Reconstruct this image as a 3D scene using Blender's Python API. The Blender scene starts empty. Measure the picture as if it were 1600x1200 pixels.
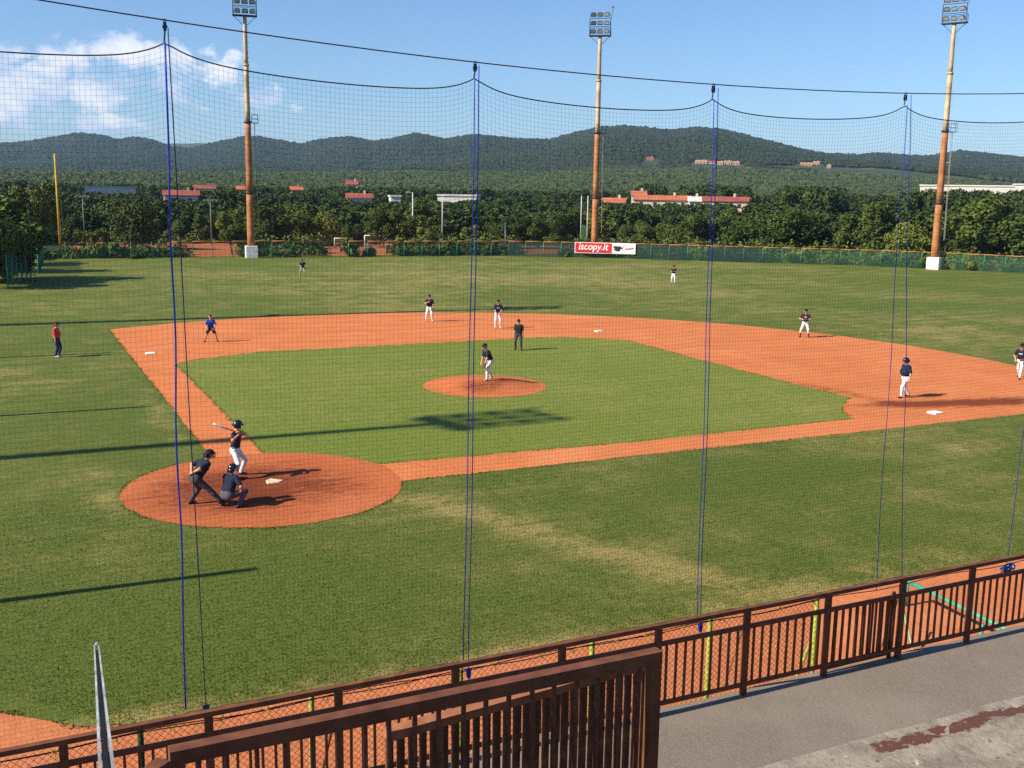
import bpy, bmesh, math, random
import numpy as np
from mathutils import Vector, Matrix, noise as mnoise

random.seed(7)
rng = np.random.default_rng(11)
R = math.radians
SC = bpy.context.scene
COL = SC.collection

# ------------------------------------------------------------------ camera
CAM = Vector((-6.8335, -30.5712, 8.6585))
HEAD, PITCH, ROLL, FPX = 1.118886, 0.1788795, 0.015062, 1657.9
_f = Vector((math.cos(HEAD) * math.cos(PITCH), math.sin(HEAD) * math.cos(PITCH), -math.sin(PITCH)))
_r = Vector((math.sin(HEAD), -math.cos(HEAD), 0))
_u = _r.cross(_f)
_r2 = _r * math.cos(ROLL) + _u * math.sin(ROLL)
_u2 = -_r * math.sin(ROLL) + _u * math.cos(ROLL)
cam_data = bpy.data.cameras.new('camera')
cam_data.sensor_width = 36.0
cam_data.lens = 36.0 * FPX / 1600.0
cam_data.clip_start = 0.1
cam_data.clip_end = 30000
cam = bpy.data.objects.new('camera', cam_data)
M = Matrix((_r2, _u2, -_f)).transposed().to_4x4()
M.translation = CAM
cam.matrix_world = M
COL.objects.link(cam)
SC.camera = cam


def ray(u, v):
    return _r2 * ((u - 800) / FPX) - _u2 * ((v - 600) / FPX) + _f


def on_z(u, v, z=0.0):            # the point at height z seen at pixel (u, v)
    d = ray(u, v)
    return CAM + d * ((z - CAM.z) / d.z)


def at_dist(u, v, dist):          # the point at horizontal distance dist
    d = ray(u, v)
    return CAM + d * (dist / math.hypot(d.x, d.y))


# ------------------------------------------------------------------ sky, sun, exposure
SUN_EL = R(35.5)
SH = R(-2.0)                                        # direction in which shadows fall
to_sun = Vector((-math.cos(SH) * math.cos(SUN_EL), -math.sin(SH) * math.cos(SUN_EL), math.sin(SUN_EL)))
sun_d = bpy.data.lights.new('sun', 'SUN')
sun_d.energy = 5.0
sun_d.angle = R(0.53)
sun_d.color = (1.0, 0.89, 0.72)
sun = bpy.data.objects.new('sun', sun_d)
sun.rotation_euler = to_sun.to_track_quat('Z', 'Y').to_euler()
sun.location = (-60, 0, 60)
COL.objects.link(sun)
SC.view_settings.view_transform = 'Standard'
SC.view_settings.look = 'None'
SC.view_settings.exposure = 0.85
SC.view_settings.gamma = 1
SC.view_settings.use_curve_mapping = False
SC.render.engine = 'CYCLES'
SC.cycles.use_denoising = False
SC.cycles.max_bounces = 4
SC.cycles.transparent_max_bounces = 12
SC.cycles.volume_bounces = 0
SC.cycles.sample_clamp_indirect = 6


class NT:
    def __init__(s, tree):
        s.t = tree
        s.n = tree.nodes
        s.l = tree.links

    def add(s, typ, **kw):
        nd = s.n.new(typ)
        for k, v in kw.items():
            if k.startswith('i_'):
                nd.inputs[k[2:].replace('_', ' ')].default_value = v
            else:
                setattr(nd, k, v)
        return nd

    def put(s, sock, v):
        if isinstance(v, (int, float)):
            sock.default_value = v
        elif isinstance(v, tuple):
            sock.default_value = v if len(v) == len(sock.default_value) else v + (1.0,)
        else:
            s.l.new(v, sock)

    def math(s, op, a, b=0.0, c=None, clamp=False):
        nd = s.n.new('ShaderNodeMath')
        nd.operation = op
        nd.use_clamp = clamp
        s.put(nd.inputs[0], a)
        s.put(nd.inputs[1], b)
        if c is not None:
            s.put(nd.inputs[2], c)
        return nd.outputs[0]

    def mix(s, f, a, b, blend='MIX'):
        nd = s.n.new('ShaderNodeMix')
        nd.data_type = 'RGBA'
        nd.blend_type = blend
        nd.clamp_factor = True
        s.put(nd.inputs[0], f)
        s.put(nd.inputs[6], a)
        s.put(nd.inputs[7], b)
        return nd.outputs[2]

    def noise(s, vec, scale, detail=4.0, rough=0.55, dist=0.0):
        nd = s.n.new('ShaderNodeTexNoise')
        s.put(nd.inputs['Vector'], vec)
        nd.inputs['Scale'].default_value = scale
        nd.inputs['Detail'].default_value = detail
        nd.inputs['Roughness'].default_value = rough
        nd.inputs['Distortion'].default_value = dist
        return nd.outputs[0]

    def ramp(s, v, lo, hi, a=0.0, b=1.0):
        nd = s.n.new('ShaderNodeMapRange')
        nd.interpolation_type = 'SMOOTHSTEP'
        s.put(nd.inputs[0], v)
        for i, x in ((1, lo), (2, hi), (3, a), (4, b)):
            s.put(nd.inputs[i], x)
        return nd.outputs[0]


world = bpy.data.worlds.new('World')
SC.world = world
world.use_nodes = True
W = NT(world.node_tree)
W.n.clear()
sky = W.add('ShaderNodeTexSky', sky_type='NISHITA')
sky.sun_disc = False
sky.sun_elevation = SUN_EL
sky.sun_rotation = math.atan2(to_sun.x, to_sun.y)
sky.altitude = 100
sky.air_density = 1.0
sky.dust_density = 0.35
sky.ozone_density = 2.2
tc = W.add('ShaderNodeTexCoord')
sep = W.add('ShaderNodeSeparateXYZ')
W.l.new(tc.outputs['Generated'], sep.inputs[0])
azn = W.math('ARCTAN2', sep.outputs[1], sep.outputs[0])      # azimuth, radians
eln = W.math('ARCSINE', sep.outputs[2])
cmb = W.add('ShaderNodeCombineXYZ')
W.put(cmb.inputs[0], azn)
W.put(cmb.inputs[1], W.math('MULTIPLY', eln, 1.35))
cv = cmb.outputs[0]
n_big = W.noise(cv, 15.0, 3.0, 0.5)
n_det = W.noise(cv, 34.0, 7.0, 0.6, 0.3)
dens = W.math('ADD', W.math('MULTIPLY', n_big, 0.55), W.math('MULTIPLY', n_det, 0.85))
# cumulus banks low in the left of the view and on round that side
for u, v, su, sv, k in ((230, 78, 120, 24, 0.34), (60, 145, 170, 24, 0.25), (330, 128, 130, 28, 0.23), (20, 88, 60, 10, 0.2),
                        (170, 195, 90, 12, 0.22), (490, 213, 60, 8, 0.26), (433, 20, 26, 12, 0.26), (410, 162, 50, 14, 0.22),
                        (-250, 120, 260, 70, 0.26), (-700, 90, 300, 60, 0.24)):
    d = ray(u, v).normalized()
    a0, e0 = math.atan2(d.y, d.x), math.asin(d.z)
    ax = W.math('MULTIPLY', W.math('SUBTRACT', azn, a0), FPX / su)
    ey = W.math('MULTIPLY', W.math('SUBTRACT', eln, e0), FPX / sv)
    g = W.math('ADD', W.math('MULTIPLY', ax, ax), W.math('MULTIPLY', ey, ey))
    g = W.math('EXPONENT', W.math('MULTIPLY', g, -0.7))
    dens = W.math('ADD', dens, W.math('MULTIPLY', g, k))
mask = W.ramp(dens, 0.92, 1.10)
mask = W.math('MULTIPLY', mask, 0.80)
sh = W.noise(cv, 22.0, 5.0, 0.55)
ccol = W.mix(W.ramp(W.math('ADD', W.math('MULTIPLY', sh, 0.7), W.math('MULTIPLY', dens, 0.45)), 0.72, 0.98),
             (5.0, 5.9, 8.0), (9.6, 9.2, 9.0))
skc = W.mix(1.0, sky.outputs[0], (0.74, 0.93, 1.19), 'MULTIPLY')
wcol = W.mix(mask, skc, ccol)
bg = W.add('ShaderNodeBackground')
W.l.new(wcol, bg.inputs[0])
bg.inputs[1].default_value = 0.070
world.cycles.sampling_method = 'MANUAL'
world.cycles.sample_map_resolution = 512
wo = W.add('ShaderNodeOutputWorld')
W.l.new(bg.outputs[0], wo.inputs[0])


# ------------------------------------------------------------------ materials
def base_mat(name):
    m = bpy.data.materials.new(name)
    m.use_nodes = True
    t = NT(m.node_tree)
    b = t.n['Principled BSDF']
    return m, t, b


_simple = {}


def mat(name, col, rough=0.7, var=0.15, scale=6.0, metal=0.0, bump=0.0, col2=None, thr=(0.45, 0.7), spec=0.3, rnd=0.0):
    if name in _simple:
        return _simple[name]
    m, t, b = base_mat(name)
    tc = t.add('ShaderNodeTexCoord')
    n = t.noise(tc.outputs['Object'], scale, 6.0, 0.6)
    dark = tuple(c * (1 - var) for c in col)
    lite = tuple(min(1.0, c * (1 + var)) for c in col)
    c = t.mix(t.ramp(n, 0.3, 0.7), dark, lite)
    if col2:
        n2 = t.noise(tc.outputs['Object'], scale * 0.45, 7.0, 0.65)
        c = t.mix(t.ramp(n2, *thr), c, col2)
    if rnd:
        oi = t.add('ShaderNodeObjectInfo')
        k = t.math('ADD', t.math('MULTIPLY', oi.outputs['Random'], 2 * rnd), 1 - rnd)
        cc = t.add('ShaderNodeCombineXYZ')
        for i in range(3):
            t.put(cc.inputs[i], k)
        c = t.mix(1.0, c, cc.outputs[0], 'MULTIPLY')
    t.put(b.inputs['Base Color'], c)
    b.inputs['Roughness'].default_value = rough
    b.inputs['Metallic'].default_value = metal
    b.inputs['Specular IOR Level'].default_value = spec
    if bump:
        bn = t.add('ShaderNodeBump')
        bn.inputs['Distance'].default_value = bump
        t.put(bn.inputs['Height'], n)
        t.put(b.inputs['Normal'], bn.outputs[0])
    _simple[name] = m
    return m


def spot_sum(t, pos, spots):
    """Sum of soft round patches given in world metres: (x, y, rx, ry, angle, strength)."""
    tot = 0.0
    sp = t.add('ShaderNodeSeparateXYZ')
    t.put(sp.inputs[0], pos)
    for (x, y, rx, ry, a, k) in spots:
        dx = t.math('SUBTRACT', sp.outputs[0], x)
        dy = t.math('SUBTRACT', sp.outputs[1], y)
        ca, sa = math.cos(R(a)), math.sin(R(a))
        p = t.math('ADD', t.math('MULTIPLY', dx, ca / rx), t.math('MULTIPLY', dy, sa / rx))
        q = t.math('ADD', t.math('MULTIPLY', dx, -sa / ry), t.math('MULTIPLY', dy, ca / ry))
        g = t.math('EXPONENT', t.math('MULTIPLY', t.math('ADD', t.math('MULTIPLY', p, p), t.math('MULTIPLY', q, q)), -1.0))
        tot = t.math('ADD', tot, t.math('MULTIPLY', g, k))
    return tot


def grass_mat(name, green, dry, dry_bias, spots):
    m, t, b = base_mat(name)
    geo = t.add('ShaderNodeNewGeometry')
    P = geo.outputs['Position']
    nl = t.noise(P, 0.07, 4.0, 0.6)
    nm = t.noise(P, 0.55, 6.0, 0.62)
    ns = t.noise(P, 3.2, 5.0, 0.65)
    nf = t.noise(P, 15.0, 4.0, 0.7)
    nx = t.noise(P, 70.0, 2.0, 0.6)
    # faint mowing passes along the first-base direction
    mp = t.add('ShaderNodeMapping')
    t.put(mp.inputs['Vector'], P)
    mp.inputs['Rotation'].default_value = (0, 0, R(4))
    mp.inputs['Scale'].default_value = (0.06, 1.0, 1.0)
    nst = t.noise(mp.outputs[0], 1.3, 4.0, 0.6)
    d = t.math('ADD', t.math('MULTIPLY', nl, 1.2), t.math('MULTIPLY', nm, 0.75))
    d = t.math('ADD', d, t.math('MULTIPLY', ns, 0.45))
    d = t.math('ADD', d, t.math('MULTIPLY', nst, 0.5))
    d = t.math('ADD', d, t.math('MULTIPLY', spot_sum(t, P, spots), t.ramp(t.math('ADD', nm, t.math('MULTIPLY', ns, 0.5)), 0.5, 1.0, 0.35, 1.5)) if spots else 0.0)
    d = t.math('ADD', d, dry_bias - 1.46)
    c = t.mix(t.ramp(d, -0.1, 0.75), green, dry)
    k = t.math('ADD', t.math('MULTIPLY', nf, 1.25), t.math('MULTIPLY', nx, 0.65))
    k = t.math('ADD', k, t.math('MULTIPLY', ns, 0.35))
    k = t.ramp(k, 0.72, 1.5, 0.5, 1.5)
    cc = t.add('ShaderNodeCombineXYZ')
    for i in range(3):
        t.put(cc.inputs[i], k)
    c = t.mix(1.0, c, cc.outputs[0], 'MULTIPLY')
    t.put(b.inputs['Base Color'], c)
    b.inputs['Roughness'].default_value = 0.85
    b.inputs['Specular IOR Level'].default_value = 0.15
    bn = t.add('ShaderNodeBump')
    bn.inputs['Distance'].default_value = 0.05
    bn.inputs['Strength'].default_value = 0.9
    t.put(bn.inputs['Height'], t.math('ADD', nf, t.math('MULTIPLY', nx, 0.5)))
    t.put(b.inputs['Normal'], bn.outputs[0])
    return m


def clay_mat(name, col, damp, spots, scale=1.0):
    m, t, b = base_mat(name)
    geo = t.add('ShaderNodeNewGeometry')
    P = geo.outputs['Position']
    n1 = t.noise(P, 0.4, 5.0, 0.6)
    n2 = t.noise(P, 5.5, 7.0, 0.72, 0.4)
    n3 = t.noise(P, 22.0, 5.0, 0.7)
    mp = t.add('ShaderNodeMapping')
    t.put(mp.inputs['Vector'], P)
    mp.inputs['Rotation'].default_value = (0, 0, R(30))
    mp.inputs['Scale'].default_value = (0.25, 1.4, 1.0)
    n4 = t.noise(mp.outputs[0], 4.2, 7.0, 0.74, 0.8)
    k = t.math('ADD', t.math('MULTIPLY', n2, 0.6), t.math('MULTIPLY', n1, 0.4))
    c = t.mix(t.ramp(k, 0.3, 0.7), tuple(x * 0.78 for x in col), tuple(x * 1.1 for x in col))
    nb_ = t.noise(P, 0.16, 5.0, 0.65, 0.6)
    c = t.mix(t.math('MULTIPLY', t.ramp(nb_, 0.48, 0.72), 0.55), c, (col[0] * 1.12, col[1] * 1.35, col[2] * 1.7))
    c = t.mix(t.math('MULTIPLY', t.ramp(n4, 0.56, 0.74), 0.45), c, tuple(x * 0.6 for x in col))
    rk = t.add('ShaderNodeTexWave')
    t.put(rk.inputs['Vector'], P)
    rk.wave_type = 'RINGS'
    rk.rings_direction = 'Z'
    rk.inputs['Scale'].default_value = 1.1
    rk.inputs['Distortion'].default_value = 5.0
    rk.inputs['Detail'].default_value = 4.0
    c = t.mix(t.math('MULTIPLY', rk.outputs[1], 0.10), c, tuple(x * 0.55 for x in col))
    if spots:
        s = spot_sum(t, P, spots)
        w = t.math('ADD', s, t.math('MULTIPLY', t.math('ADD', n4, t.math('MULTIPLY', n2, 0.6)), 1.9))
        c = t.mix(t.math('MULTIPLY', t.ramp(w, 1.75, 2.45), t.math('MINIMUM', t.math('MULTIPLY', s, 2.0), 1.0)), c, damp)
    f = t.ramp(n3, 0.3, 0.7, 0.88, 1.08)
    cc = t.add('ShaderNodeCombineXYZ')
    for i in range(3):
        t.put(cc.inputs[i], f)
    c = t.mix(1.0, c, cc.outputs[0], 'MULTIPLY')
    t.put(b.inputs['Base Color'], c)
    b.inputs['Roughness'].default_value = 0.95
    b.inputs['Specular IOR Level'].default_value = 0.1
    bn = t.add('ShaderNodeBump')
    bn.inputs['Distance'].default_value = 0.035
    bn.inputs['Strength'].default_value = 0.6
    t.put(bn.inputs['Height'], t.math('ADD', t.math('MULTIPLY', n2, 1.4), t.math('MULTIPLY', n3, 0.5)))
    t.put(b.inputs['Normal'], bn.outputs[0])
    return m


def foliage_mat(name, a, bcol, var=0.35, pscale=0.02):
    m, t, b = base_mat(name)
    oi = t.add('ShaderNodeObjectInfo')
    geo = t.add('ShaderNodeNewGeometry')
    n = t.noise(geo.outputs['Position'], pscale, 3.0)
    n2 = t.noise(geo.outputs['Position'], 0.9, 3.0)
    f = t.math('ADD', t.math('MULTIPLY', oi.outputs['Random'], 0.6), t.math('MULTIPLY', n, 0.5))
    c = t.mix(t.ramp(f, 0.1, 0.95), a, bcol)
    k = t.ramp(n2, 0.3, 0.7, 1 - var, 1 + var)
    cc = t.add('ShaderNodeCombineXYZ')
    for i in range(3):
        t.put(cc.inputs[i], k)
    c = t.mix(1.0, c, cc.outputs[0], 'MULTIPLY')
    t.put(b.inputs['Base Color'], c)
    b.inputs['Roughness'].default_value = 0.8
    b.inputs['Specular IOR Level'].default_value = 0.15
    return m


def sheet_mat(name, col, alpha):
    """Open mesh seen from far: part of the light passes straight through."""
    m, t, b = base_mat(name)
    geo = t.add('ShaderNodeNewGeometry')
    n = t.noise(geo.outputs['Position'], 2.0, 5.0)
    t.put(b.inputs['Base Color'], t.mix(n, tuple(x * 0.7 for x in col), tuple(x * 1.3 for x in col)))
    b.inputs['Roughness'].default_value = 0.8
    b.inputs['Alpha'].default_value = alpha
    return m


DRY = [(3.6, -3.3, 1.0, 0.7, -40, 0.45), (4.6, -5.4, 1.9, 0.62, -55, 0.55), (5.8, -8.2, 2.2, 0.75, -62, 0.5), (7.4, -11.4, 2.4, 0.9, -55, 0.6), (10, -12.9, 4.5, 0.45, 0, 0.4),
       (24.0, -4.8, 3.0, 1.1, 10, 0.35), (49, 20, 9, 5, 30, 0.25), (30, 70, 30, 16, 20, 0.12), (45, 62, 38, 38, 0, 0.18),
       (-6.5, 22, 2.5, 5, 0, 0.2), (-1.6, 10, 0.5, 6, 0, 0.3), (-5, -13.1, 3.5, 0.35, 0, 0.4), (3, -13.3, 8, 0.22, 0, 0.35),
       (-4.6, 0.5, 0.6, 3.0, 0, 0.3), (-3, -9, 6, 3, 20, -0.3), (16, -5.5, 7, 1.6, 5, -0.3)]
M_GRASS = grass_mat('field grass', (0.094, 0.127, 0.018), (0.275, 0.232, 0.074), 0.04, DRY)
M_INGRASS = grass_mat('infield grass', (0.150, 0.192, 0.026), (0.25, 0.235, 0.062), 0.10,
                      [(3.5, 4, 4, 3, 0, -0.15), (13, 19, 8, 3, 0, 0.08), (24, 8, 2, 6, 0, 0.12)])
CLAY = (0.57, 0.182, 0.064)
DAMP = (0.175, 0.042, 0.016)
M_CLAY = clay_mat('brick-dust clay', CLAY, DAMP,
                  [(29.5, 1.6, 5.5, 0.8, -14, 0.85), (27.0, 6.0, 0.9, 5, 8, 0.55), (33, 1.0, 4, 1.4, 0, 0.45), (1.5, 28.0, 2.6, 1.2, 0, 0.4),
                   (20, 30, 9, 1.2, -8, 0.32), (7, 33, 6, 1.5, 0, 0.25)])
M_HCLAY = clay_mat('scuffed home clay', (0.46, 0.130, 0.046), (0.16, 0.038, 0.015),
                   [(-1.0, -0.8, 3.4, 2.9, 20, 0.66), (0.6, 1.4, 2.8, 1.4, 30, 0.34), (1.8, -1.0, 1.8, 1.4, 0, 0.3), (-2.0, 1.2, 1.6, 1.6, 0, 0.3), (-0.9, -1.3, 0.9, 0.7, 20, 0.4)])
M_MCLAY = clay_mat('mound clay', (0.50, 0.150, 0.052), DAMP, [(12.2, 11.6, 1.6, 1.3, 40, 0.7), (13.7, 12.2, 0.8, 0.6, 0, 0.5)])
M_TRACK = clay_mat('warning track clay', (0.52, 0.175, 0.072), DAMP, [])
M_FLOOR = mat('woodland floor', (0.034, 0.050, 0.019), 0.95, 0.3, 0.05, col2=(0.105, 0.105, 0.048), thr=(0.5, 0.72))
M_CONC, t, b = base_mat('walkway asphalt')
_g = t.add('ShaderNodeNewGeometry')
_a, _b, _c = t.noise(_g.outputs['Position'], 0.8, 6, 0.6), t.noise(_g.outputs['Position'], 26, 6, 0.75), t.noise(_g.outputs['Position'], 7, 4, 0.6, 0.5)
_k = t.mix(t.ramp(_a, 0.3, 0.7), (0.150, 0.124, 0.100), (0.205, 0.170, 0.138))
_k = t.mix(t.ramp(_b, 0.4, 0.8), _k, (0.23, 0.195, 0.160))
_k = t.mix(t.ramp(_b, 0.36, 0.26), _k, (0.12, 0.10, 0.088))
_k = t.mix(t.ramp(_c, 0.70, 0.76), _k, (0.36, 0.33, 0.30))
t.put(b.inputs['Base Color'], _k)
b.inputs['Roughness'].default_value = 0.92
_n = t.add('ShaderNodeBump')
_n.inputs['Distance'].default_value = 0.012
t.put(_n.inputs['Height'], _b)
t.put(b.inputs['Normal'], _n.outputs[0])
M_PLATE = mat('dusty plate rubber', (0.66, 0.50, 0.36), 0.7, 0.15, 7)
M_WHITE = mat('white rubber', (0.78, 0.74, 0.68), 0.6, 0.1, 9)
M_RAIL = mat('brown painted steel', (0.135, 0.048, 0.023), 0.62, 0.3, 7, bump=0.002, col2=(0.20, 0.08, 0.035), thr=(0.52, 0.7))
M_LITRAIL = mat('brown steel tinted sunlit', (0.29, 0.115, 0.055), 0.75, 0.25, 9, col2=(0.2, 0.09, 0.05), thr=(0.6, 0.75))  # panel top rail: sunlight on its upper face put into the colour
M_LITBAR = mat('brown bars with lit-edge tint', (0.12, 0.045, 0.025), 0.7, 0.3, 16, col2=(0.32, 0.125, 0.05), thr=(0.55, 0.66))  # orange flecks in the colour stand in for sunlit bar edges
M_BLUE = mat('blue polypropylene rope', (0.014, 0.04, 0.36), 0.6, 0.25, 30)
M_NAVYROPE = mat('dark blue rope', (0.02, 0.03, 0.10), 0.7, 0.25, 30)
M_NET = mat('black net twine', (0.02, 0.021, 0.024), 0.8, 0.2, 20)
M_WIRE = mat('steel cable', (0.035, 0.035, 0.04), 0.5, 0.2, 20, metal=0.3)
M_GALV = mat('galvanised steel', (0.58, 0.60, 0.62), 0.45, 0.2, 9, metal=0.35, col2=(0.28, 0.28, 0.28))
M_CREAM = mat('weathered cream paint', (0.47, 0.35, 0.21), 0.7, 0.25, 0.8, col2=(0.33, 0.16, 0.07), thr=(0.5, 0.66))
M_RUST = mat('rust orange paint', (0.36, 0.145, 0.055), 0.8, 0.25, 1.1, col2=(0.44, 0.30, 0.17), thr=(0.58, 0.74))
M_DARKSTEEL = mat('dark steel', (0.045, 0.045, 0.055), 0.5, 0.2, 5, metal=0.4)
M_LAMP = mat('floodlight housing', (0.055, 0.06, 0.07), 0.5, 0.2, 4, metal=0.3)
M_LENS = mat('floodlight glass', (0.32, 0.34, 0.36), 0.15, 0.1, 3, spec=0.8)
M_BLOCK = mat('white painted concrete', (0.72, 0.70, 0.66), 0.85, 0.12, 2.0, col2=(0.5, 0.48, 0.44), thr=(0.62, 0.8))
M_FGREEN = mat('green fence paint', (0.03, 0.20, 0.10), 0.55, 0.2, 2.0)
M_CAP = mat('orange fence capping', (0.34, 0.15, 0.045), 0.8, 0.25, 0.6, col2=(0.20, 0.12, 0.045), thr=(0.55, 0.7))
M_YELLOW = mat('yellow paint', (0.62, 0.40, 0.04), 0.6, 0.15, 3)
M_LIME = mat('lime fence paint', (0.30, 0.345, 0.055), 0.55, 0.18, 14, col2=(0.12, 0.2, 0.06), thr=(0.62, 0.72))
M_OLIVE = mat('dark green fence paint', (0.02, 0.055, 0.02), 0.5, 0.2, 10)
M_TIE = mat('yellow cable tie', (0.75, 0.50, 0.06), 0.5, 0.1, 20)
M_CHAIN = mat('chain link wire', (0.05, 0.045, 0.04), 0.6, 0.2, 20, metal=0.3)
M_BARK = mat('bark', (0.075, 0.055, 0.04), 0.9, 0.3, 3.0, bump=0.03)


# ------------------------------------------------------------------ mesh helpers
class MB:
    """Collects shapes and links them as one mesh object."""

    def __init__(s):
        s.v, s.f, s.m = [], [], []

    def add(s, vs, fs, mi=0):
        o = len(s.v)
        s.v += [tuple(p) for p in vs]
        s.f += [tuple(i + o for i in f) for f in fs]
        s.m += [mi] * len(fs)

    def box(s, c, size, rot=None, mi=0):
        hx, hy, hz = size[0] / 2, size[1] / 2, size[2] / 2
        c = Vector(c)
        vs = [Vector((x, y, z)) for z in (-hz, hz) for y in (-hy, hy) for x in (-hx, hx)]
        if rot is not None:
            vs = [rot @ p for p in vs]
        s.add([p + c for p in vs], [(0, 2, 3, 1), (4, 5, 7, 6), (0, 1, 5, 4), (2, 6, 7, 3), (0, 4, 6, 2), (1, 3, 7, 5)], mi)

    def beam(s, a, b, w, h, up=Vector((0, 0, 1)), mi=0):
        a, b = Vector(a), Vector(b)
        d = (b - a).normalized()
        x = d.cross(up)
        if x.length < 1e-4:
            x = d.cross(Vector((0, 1, 0)))
        x.normalize()
        z = x.cross(d)
        vs = [p + x * (sx * w / 2) + z * (sz * h / 2) for p in (a, b) for sx, sz in ((-1, -1), (1, -1), (1, 1), (-1, 1))]
        s.add(vs, [(3, 2, 1, 0), (4, 5, 6, 7), (0, 1, 5, 4), (1, 2, 6, 5), (2, 3, 7, 6), (3, 0, 4, 7)], mi)

    def tube(s, pts, rads, n=8, cap=True, mi=0):
        pts = [Vector(p) for p in pts]
        if isinstance(rads, (int, float)):
            rads = [rads] * len(pts)
        vs, fs = [], []
        ref = None
        for i, p in enumerate(pts):
            d = (pts[min(i + 1, len(pts) - 1)] - pts[max(i - 1, 0)]).normalized()
            if ref is None:
                ref = d.orthogonal().normalized()
            ref = (ref - d * ref.dot(d))
            ref = ref.normalized() if ref.length > 1e-6 else d.orthogonal().normalized()
            y = d.cross(ref)
            for k in range(n):
                a = 2 * math.pi * k / n
                vs.append(p + (ref * math.cos(a) + y * math.sin(a)) * rads[i])
        for i in range(len(pts) - 1):
            for k in range(n):
                k2 = (k + 1) % n
                fs.append((i * n + k, i * n + k2, (i + 1) * n + k2, (i + 1) * n + k))
        if cap:
            fs.append(tuple(range(n - 1, -1, -1)))
            fs.append(tuple((len(pts) - 1) * n + k for k in range(n)))
        s.add(vs, fs, mi)

    def mesh(s, name, mats, smooth=False):
        me = bpy.data.meshes.new(name)
        me.from_pydata(s.v, [], s.f)
        for m in (mats if isinstance(mats, (list, tuple)) else [mats]):
            me.materials.append(m)
        if any(s.m):
            me.polygons.foreach_set('material_index', s.m)
        if smooth:
            me.polygons.foreach_set('use_smooth', [True] * len(me.polygons))
        me.update()
        return me

    def build(s, name, mats, parent=None, smooth=False):
        return link(name, s.mesh(name, mats, smooth), parent)


def link(name, data, parent=None):
    o = bpy.data.objects.new(name, data)
    COL.objects.link(o)
    if parent is not None:
        o.parent = parent
    return o


def tag(o, label=None, cat=None, group=None, kind=None):
    for k, v in (('label', label), ('category', cat), ('group', group), ('kind', kind)):
        if v:
            o[k] = v
    return o


def thing(name, label, cat, loc=(0, 0, 0), rz=0.0, group=None):
    o = link(name, None)
    o.location = loc
    o.rotation_euler = (0, 0, rz)
    return tag(o, label, cat, group)


def copy_tree(o, parent=None):
    c = o.copy()
    COL.objects.link(c)
    c.parent = parent
    for ch in o.children:
        copy_tree(ch, c)
    return c


def rough_edge(pts, step=0.25, amp=0.04, closed=True, seed=0.0):
    out = []
    n = len(pts)
    for i in range(n if closed else n - 1):
        a, b = Vector(pts[i]), Vector(pts[(i + 1) % n])
        L = (b - a).length
        k = max(1, min(400, int(L / step)))
        nrm = Vector((-(b - a).y, (b - a).x)).normalized() if L > 0 else Vector((0, 0))
        for j in range(k):
            p = a + (b - a) * (j / k)
            q = mnoise.noise(Vector((p.x * 0.9 + seed, p.y * 0.9, 0))) * 0.7 + mnoise.noise(Vector((p.x * 4 + seed, p.y * 4, 3))) * 0.6
            out.append(p + nrm * (q * amp))
    return out


def flat(name, pts, z, material, parent=None):
    me = bpy.data.meshes.new(name)
    me.from_pydata([(p[0], p[1], z) for p in pts], [], [tuple(range(len(pts)))])
    if me.polygons[0].normal.z < 0:
        me.flip_normals()
    me.materials.append(material)
    o = link(name, me, parent)
    o['kind'] = 'structure'
    return o


def arc(cx, cy, r, a0, a1, n):
    return [(cx + r * math.cos(R(a0 + (a1 - a0) * i / n)), cy + r * math.sin(R(a0 + (a1 - a0) * i / n))) for i in range(n + 1)]


# ------------------------------------------------------------------ terrain
RIDGE = [(-900, 232), (-600, 226), (-300, 214), (-120, 224), (0, 222), (40, 220), (80, 213), (120, 206), (150, 208), (185, 216), (210, 212), (235, 216), (270, 228),
         (300, 229), (330, 222), (380, 212), (400, 211), (440, 218), (470, 223), (500, 216), (548, 211), (580, 219), (610, 215), (650, 206),
         (695, 215), (740, 208), (800, 214), (860, 216), (890, 207), (940, 196), (975, 194), (1010, 197), (1045, 201), (1090, 196),
         (1130, 200), (1170, 210), (1250, 230), (1290, 238), (1340, 240), (1370, 237), (1450, 242), (1500, 233), (1550, 238), (1600, 244),
         (1750, 236), (2000, 226), (2400, 236)]
_raz, _rel = [], []
for u, v in RIDGE:
    d = ray(u, v)
    _raz.append(math.atan2(d.y, d.x))
    _rel.append(d.z / math.hypot(d.x, d.y))
_o = np.argsort(_raz)
RAZ, REL = np.array(_raz)[_o], np.array(_rel)[_o]


def terrain_z(az, r):
    """Height of the land at compass angle az and distance r (m) from the stand."""
    base = float(np.interp(r, [0, 260, 450, 600, 800, 1000, 1300, 1700, 9000], [0, 0, 1.5, 4.5, 9, 14.5, 22, 26, 26]))
    x, y = CAM.x + r * math.cos(az), CAM.y + r * math.sin(az)
    if r > 260:
        base += 3.0 * mnoise.noise(Vector((x * 0.004, y * 0.004, 1.7))) * min(1.0, (r - 260) / 500)
    e = float(np.interp(az, RAZ, REL))
    wide = 0.5 + 0.5 * math.cos(max(-math.pi, min(math.pi, (az - (HEAD - 0.14)) / 0.26)))      # the broad hill reaches further forward
    RR = 4100.0 - 1200.0 * wide
    zr = CAM.z + RR * e - 8.0
    r0 = 2000 - 1050 * wide
    if r > 1350:
        base -= 15.0 * (1 - wide) * min(1.0, (r - 1350) / 350)
    if r > r0:
        t = min(1.0, (r - r0) / (RR - r0))
        s = t ** (2.0 - 0.75 * wide)
        k = mnoise.noise(Vector((x * 0.0022, y * 0.0022, 5.1))) * 26 * math.sin(math.pi * t)
        base = base + (zr - base) * s + k
    if r > RR:
        base -= (r - RR) * 0.12
    return base


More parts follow.
